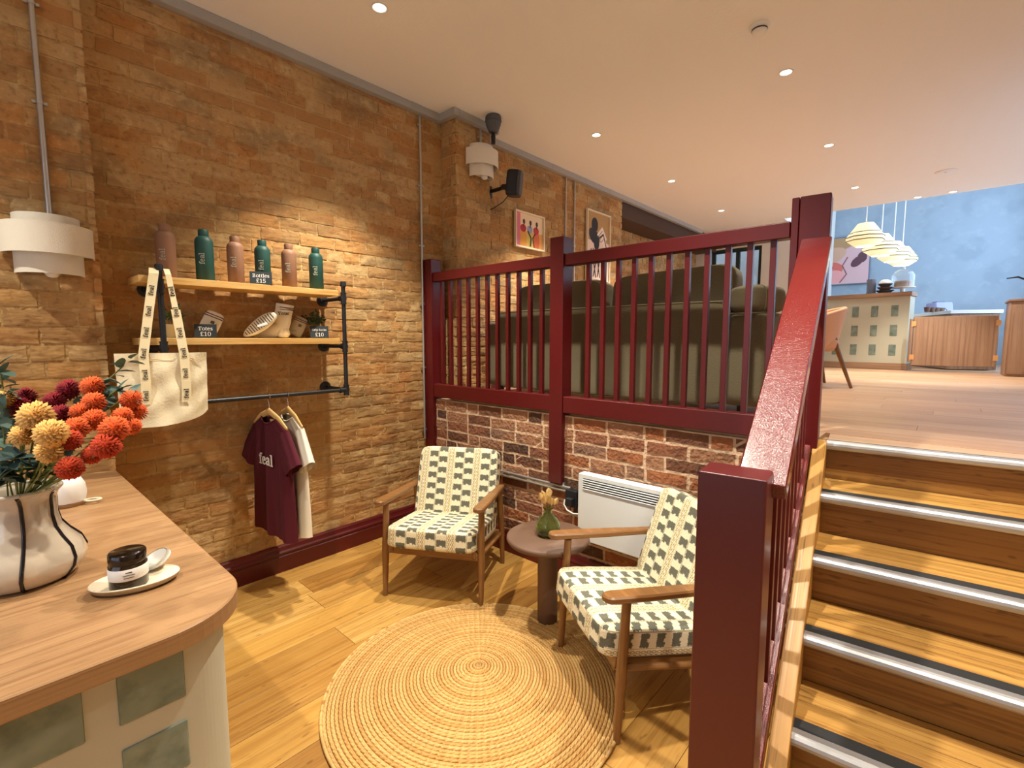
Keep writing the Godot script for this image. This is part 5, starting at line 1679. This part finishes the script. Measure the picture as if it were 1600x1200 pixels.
# ---------------------------------------------------------------- vase of dahlias
const BLOOMS := [["o", 1.439, 1.348, 2.217, 0.0264], ["o", 1.483, 1.311, 2.222, 0.0258], ["o", 1.487, 1.29, 2.248, 0.0238], ["o", 1.511, 1.271, 2.228, 0.0269], ["o", 1.534, 1.258, 2.264, 0.0261], ["o", 1.477, 1.311, 2.146, 0.0254], ["o", 1.468, 1.275, 2.132, 0.0223], ["o", 1.627, 1.26, 2.207, 0.0301], ["o", 1.52, 1.246, 2.156, 0.0215], ["o", 1.514, 1.274, 2.172, 0.0229], ["r", 1.64, 1.225, 2.226, 0.0296], ["r", 1.564, 1.236, 2.28, 0.0239], ["r", 1.578, 1.196, 2.245, 0.0213], ["r", 1.608, 1.179, 2.288, 0.0262], ["c", 1.352, 1.337, 2.255, 0.0271], ["c", 1.367, 1.31, 2.285, 0.0248], ["c", 1.422, 1.283, 2.28, 0.0226], ["c", 1.284, 1.318, 2.332, 0.0252], ["c", 1.346, 1.298, 2.347, 0.0258], ["y", 1.502, 1.291, 2.329, 0.0343], ["y", 1.598, 1.261, 2.313, 0.0314], ["y", 1.57, 1.216, 2.317, 0.0262], ["y", 1.494, 1.249, 2.354, 0.0237], ["y", 1.344, 1.321, 2.372, 0.0222]]
const BLOOM_LABELS := ["topmost orange dahlia, higher than all other orange ones", "orange dahlia directly below the topmost orange one", "orange dahlia just right of the dark crimson blooms", "orange dahlia in the middle of the orange cluster", "orange dahlia just right of the large peach blooms", "uppermost orange dahlia in front of the tote bag", "small orange dahlia farthest right, against the tote bag", "large orange dahlia just above the red cluster", "small orange dahlia below the rightmost one", "orange dahlia between the large orange one and the tote bag", "largest deep red orange dahlia, right of the red cluster", "deep red dahlia squeezed between peach and orange blooms", "small deep red dahlia below the largest red one", "lowest deep red dahlia, hanging nearest the counter", "dark crimson dahlia nearest the topmost orange one", "dark crimson dahlia in the middle of the crimson group", "dark crimson dahlia just above the lower large peach bloom", "upper of two dark crimson dahlias at the left", "lower of two dark crimson dahlias at the left", "upper of the two large peach dahlias", "lower of the two large peach dahlias, nearest the camera", "peach dahlia hanging lowest above the vase rim", "small peach dahlia left of the large pair", "pale peach dahlia at the left edge of the photo"]
const VASE := Vector3(1.335, 0.852, 2.365)

func bloom_mesh(sd: int) -> ArrayMesh:
	# a pompon dahlia of unit radius: cupped petals on a ball
	var r := RandomNumberGenerator.new(); r.seed = sd
	var m := MB.new()
	m.lathe([[0.0, -0.6], [0.4, -0.45], [0.6, 0.0], [0.4, 0.45], [0.0, 0.6]], 10)
	var N := 150
	for k in N:
		var y := 1.0 - 1.8 * (k + 0.5) / N
		var an := k * 2.39996 + r.randf() * 0.15
		var rad := sqrt(maxf(0.0, 1.0 - y * y))
		var d := Vector3(cos(an) * rad, y, sin(an) * rad)
		var t1 := d.cross(Vector3.UP if absf(y) < 0.95 else Vector3.RIGHT).normalized()
		var t2 := t1.cross(d).normalized()
		var W := 0.105 + 0.025 * (1.0 - y)
		var L := r.randf_range(0.94, 1.08)
		var a := m.vert(d * 0.55 - t1 * W * 0.6, d - t1 * 0.5)
		var b := m.vert(d * 0.55 + t1 * W * 0.6, d + t1 * 0.5)
		var c := m.vert(d * L * 0.88 + t1 * W - t2 * 0.02, d * 0.8 + t1 * 0.7)
		var e := m.vert(d * L * 1.06 - t2 * 0.05, d + t2 * 0.2)
		var f := m.vert(d * L * 0.88 - t1 * W - t2 * 0.02, d * 0.8 - t1 * 0.7)
		var g := m.vert(d * L * 0.82 + t2 * 0.03, d)
		m.quad(a, b, c, g); m.tri(a, g, f); m.tri(g, c, e); m.tri(g, e, f)
	return m.mesh()

func build_bouquet() -> void:
	var v := thing("striped_vase", "cream marbled glass vase with black vertical stripes on the counter", "vase", VASE)
	var prof := [[0.0, 0.0], [0.088, 0.0], [0.104, 0.01], [0.121, 0.035], [0.124, 0.055], [0.114, 0.083], [0.092, 0.11], [0.077, 0.135], [0.071, 0.165], [0.071, 0.205], [0.075, 0.222], [0.084, 0.232], [0.083, 0.238], [0.076, 0.236], [0.069, 0.224], [0.065, 0.2], [0.065, 0.165], [0.071, 0.135], [0.086, 0.108], [0.106, 0.083], [0.114, 0.055], [0.1, 0.015], [0.0, 0.008]]
	var m := MB.new(); m.lathe(prof, 48)
	part(v, "glass_body", m, M.vase_glass)
	for k in 7:
		m = MB.new()
		var an := TAU * k / 7.0 + 0.05
		var pts := []
		for j in range(1, 12):
			var R: float = prof[j][0] + 0.0002
			var bend := 0.06 * sin(j * 0.6)
			pts.append(Vector3(R * cos(an + bend), prof[j][1], R * sin(an + bend)))
		m.tube(pts, 0.0042, 6, true)
		part(v, "stripe", m, M.stripe_black, "black glass stripe")
	m = MB.new()
	var ring := []
	for k in 33: ring.append(Vector3(0.0805 * cos(TAU * k / 32), 0.236, 0.0805 * sin(TAU * k / 32)))
	m.tube(ring, 0.0058, 8, false)
	part(v, "rim", m, M.vase_glass)
	var bm := [bloom_mesh(1), bloom_mesh(2), bloom_mesh(3)]
	var kind := {"o": ["petal_orange", "round orange dahlia in the striped vase"], "r": ["petal_red", "deep red orange dahlia low in the striped vase"], "c": ["petal_crimson", "dark crimson dahlia in the striped vase"], "y": ["petal_peach", "pale peach yellow dahlia in the striped vase"]}
	var mouth := VASE + Vector3(0, 0.225, 0)
	for k in BLOOMS.size():
		var q: Array = BLOOMS[k]
		var p := Vector3(q[1], q[2], q[3])
		var o := thing("dahlia", BLOOM_LABELS[k], "flower", p, 0.0, {"o": "orange dahlias", "r": "red dahlias", "c": "crimson dahlias", "y": "peach dahlias"}[q[0]])
		var out := (p - mouth).normalized()
		var b := Basis(Quaternion(Vector3.UP, (out + Vector3(0.5, 0.4, 0.1)).normalized())).scaled(Vector3.ONE * q[4])
		put(o, "bloom", bm[k % 3], M[kind[q[0]][0]], Transform3D(b, Vector3()))
		m = MB.new()
		var off := Vector3(out.x, 0, out.z) * 0.045
		var foot := mouth + Vector3(-off.x * 0.6, -0.17, -off.z * 0.6) - p
		m.tube([foot, mouth + off - p, (mouth + off - p) * 0.45 + Vector3(0, -0.012, 0), Vector3(0, -0.004, 0)], [0.0022, 0.0022, 0.002, 0.002], 6)
		part(o, "stem", m, M.stem_green)
		m = MB.new()
		for j in 2:
			var lp := (mouth + off - p) * (0.35 + 0.25 * j)
			var ld := Vector3(sin(k * 2.1 + j * 3.0), 0.4, cos(k * 2.1 + j * 3.0)).normalized()
			leaf_sheet(m, lp, ld, Vector3.UP, 0.05, 0.017, 0.3)
		part(o, "leaf", m, M.leaf_mid)
	# eucalyptus
	var ends := [[Vector3(1.43, 1.40, 2.148), "eucalyptus sprig reaching up in front of the tote bag", "euca"], [Vector3(1.452, 1.335, 2.172), "short eucalyptus sprig behind the orange dahlias", "euca"], [Vector3(1.47, 1.31, 2.165), "leafy eucalyptus sprig left of the tote bag", "euca"], [Vector3(1.33, 1.39, 2.375), "tall eucalyptus sprig at the left edge of the photo", "euca"], [Vector3(1.40, 1.35, 2.395), "eucalyptus sprig left of the pale dahlias", "euca"], [Vector3(1.53, 1.205, 2.372), "dark eucalyptus cluster drooping over the vase rim", "euca_dark"], [Vector3(1.49, 1.15, 2.40), "dark low eucalyptus sprig beside the vase neck", "euca_dark"], [Vector3(1.55, 1.235, 2.28), "eucalyptus sprig among the peach dahlias", "euca_dark"]]
	var r := RandomNumberGenerator.new(); r.seed = 77
	for q in ends:
		var e: Vector3 = q[0]
		var o := thing("eucalyptus_sprig", q[1], "foliage", mouth, 0.0, "eucalyptus in the striped vase")
		var t: Vector3 = e - mouth
		var mid := t * 0.5 + Vector3(0, 0.035, 0)
		var rimp := Vector3(t.x, 0, t.z).normalized() * 0.045
		m = MB.new(); m.tube([Vector3(-rimp.x * 0.5, -0.16, -rimp.z * 0.5), rimp, mid, t], 0.0018, 6)
		part(o, "stem", m, M.stem_green)
		for j in 24:
			var f := 0.3 + 0.7 * j / 21.0
			var p: Vector3 = rimp.lerp(mid, f * 2.0) if f < 0.5 else mid.lerp(t, f * 2.0 - 1.0)
			var d := Vector3(r.randf_range(-1, 1), r.randf_range(-0.5, 0.9), r.randf_range(-1, 1)).normalized()
			var lf := MB.new()
			leaf_sheet(lf, p, d, Vector3(r.randf_range(-0.4, 0.4), 1, r.randf_range(-0.4, 0.4)).normalized(), r.randf_range(0.032, 0.046), r.randf_range(0.021, 0.031), 0.1)
			part(o, "leaf", lf, M[q[2]])

func build_counter_items() -> void:
	var y := 0.8525
	var d := thing("oval_dish", "cream oval dish on the oak counter holding a jar", "dish", Vector3(1.585, y, 2.182), deg_to_rad(72))
	var m := MB.new()
	m.xf = Transform3D(Basis(Vector3(0.092, 0, 0), Vector3(0, 1, 0), Vector3(0, 0, 0.062)), Vector3())
	m.lathe([[0.0, 0.0], [0.82, 0.0], [0.97, 0.008], [1.0, 0.016], [0.97, 0.019], [0.86, 0.011], [0.0, 0.008]], 40)
	part(d, "dish_body", m, M.ceramic_cream)
	m = MB.new()
	var ring := []
	for k in 41: ring.append(Vector3(0.0905 * cos(TAU * k / 40), 0.0175, 0.061 * sin(TAU * k / 40)))
	m.tube(ring, 0.0022, 6, false)
	part(d, "rim", m, M.ceramic_cream)
	var j := thing("candle_jar", "dark amber glass jar with white label and black lid", "jar", Vector3(1.597, y + 0.009, 2.197))
	m = MB.new(); m.lathe([[0.0, 0.0], [0.036, 0.0], [0.0395, 0.004], [0.0395, 0.058], [0.036, 0.064], [0.0, 0.065]], 36)
	part(j, "glass_body", m, M.amber_glass)
	m = MB.new(); m.lathe([[0.0, 0.063], [0.037, 0.063], [0.0385, 0.066], [0.0385, 0.086], [0.036, 0.0895], [0.0, 0.0895]], 36)
	part(j, "lid", m, M.gloss_black, "glossy black lid")
	m = MB.new(); m.lathe([[0.0398, 0.026], [0.0402, 0.0265], [0.0402, 0.054], [0.0398, 0.0545]], 36)
	var lab := part(j, "label", m, M.print_white, "white paper label")
	for k in 3:
		boxpart(lab, "label_print", Basis(Vector3.UP, deg_to_rad(-8)) * Vector3(0.0403, 0.047 - 0.0065 * k, 0.0), Vector3(0.0006, [0.0022, 0.0014, 0.0014][k], [0.013, 0.024, 0.02][k]), M.print_black).basis = Basis(Vector3.UP, deg_to_rad(-8))
	var s := thing("white_stopper", "white oval ceramic piece leaning on the dish beside the jar", "ceramic", Vector3(1.545, y + 0.012, 2.128), deg_to_rad(60))
	m = MB.new()
	m.xf = Transform3D(Basis(Vector3(0, 0, 1), 0.5) * Basis(Vector3(1, 0, 0), 0.5) * Basis(Vector3(0.036, 0, 0), Vector3(0, 1, 0), Vector3(0, 0, 0.026)), Vector3(0, 0.022, 0))
	m.lathe([[0.0, -0.008], [0.8, -0.008], [1.0, -0.002], [1.0, 0.004], [0.9, 0.010], [0.6, 0.014], [0.0, 0.016]], 30)
	part(s, "body", m, M.ceramic_white)
	m = MB.new()
	m.xf = Transform3D(Basis(Vector3(0, 0, 1), 0.5) * Basis(Vector3(1, 0, 0), 0.5) * Basis(Vector3(0.036, 0, 0), Vector3(0, 1, 0), Vector3(0, 0, 0.026)), Vector3(0, 0.022, 0))
	m.lathe([[0.93, 0.0085], [0.99, 0.0095], [0.95, 0.011]], 30)
	part(s, "rim", m, M.ceramic_cream)
	var w := thing("white_device", "small white rounded device on a tan base behind the vase", "device", Vector3(0.66, y, 2.215), deg_to_rad(60))
	m = MB.new(); m.lathe([[0.0, 0.0], [0.05, 0.0], [0.054, 0.012], [0.0, 0.014]], 24)
	part(w, "base", m, M.counter_oak)
	m = MB.new(); m.lathe([[0.0, 0.013], [0.05, 0.014], [0.055, 0.04], [0.052, 0.075], [0.04, 0.1], [0.02, 0.111], [0.0, 0.113]], 24)
	part(w, "shell", m, M.white_plastic)
	m = MB.new()
	var lp := []
	for k in 13: lp.append(Vector3(0.075 + 0.026 * cos(TAU * k / 12.0 + PI), 0.012, 0.016 * sin(TAU * k / 12.0)))
	m.tube(lp, 0.004, 6, false)
	part(w, "loop", m, M.ceramic_cream)
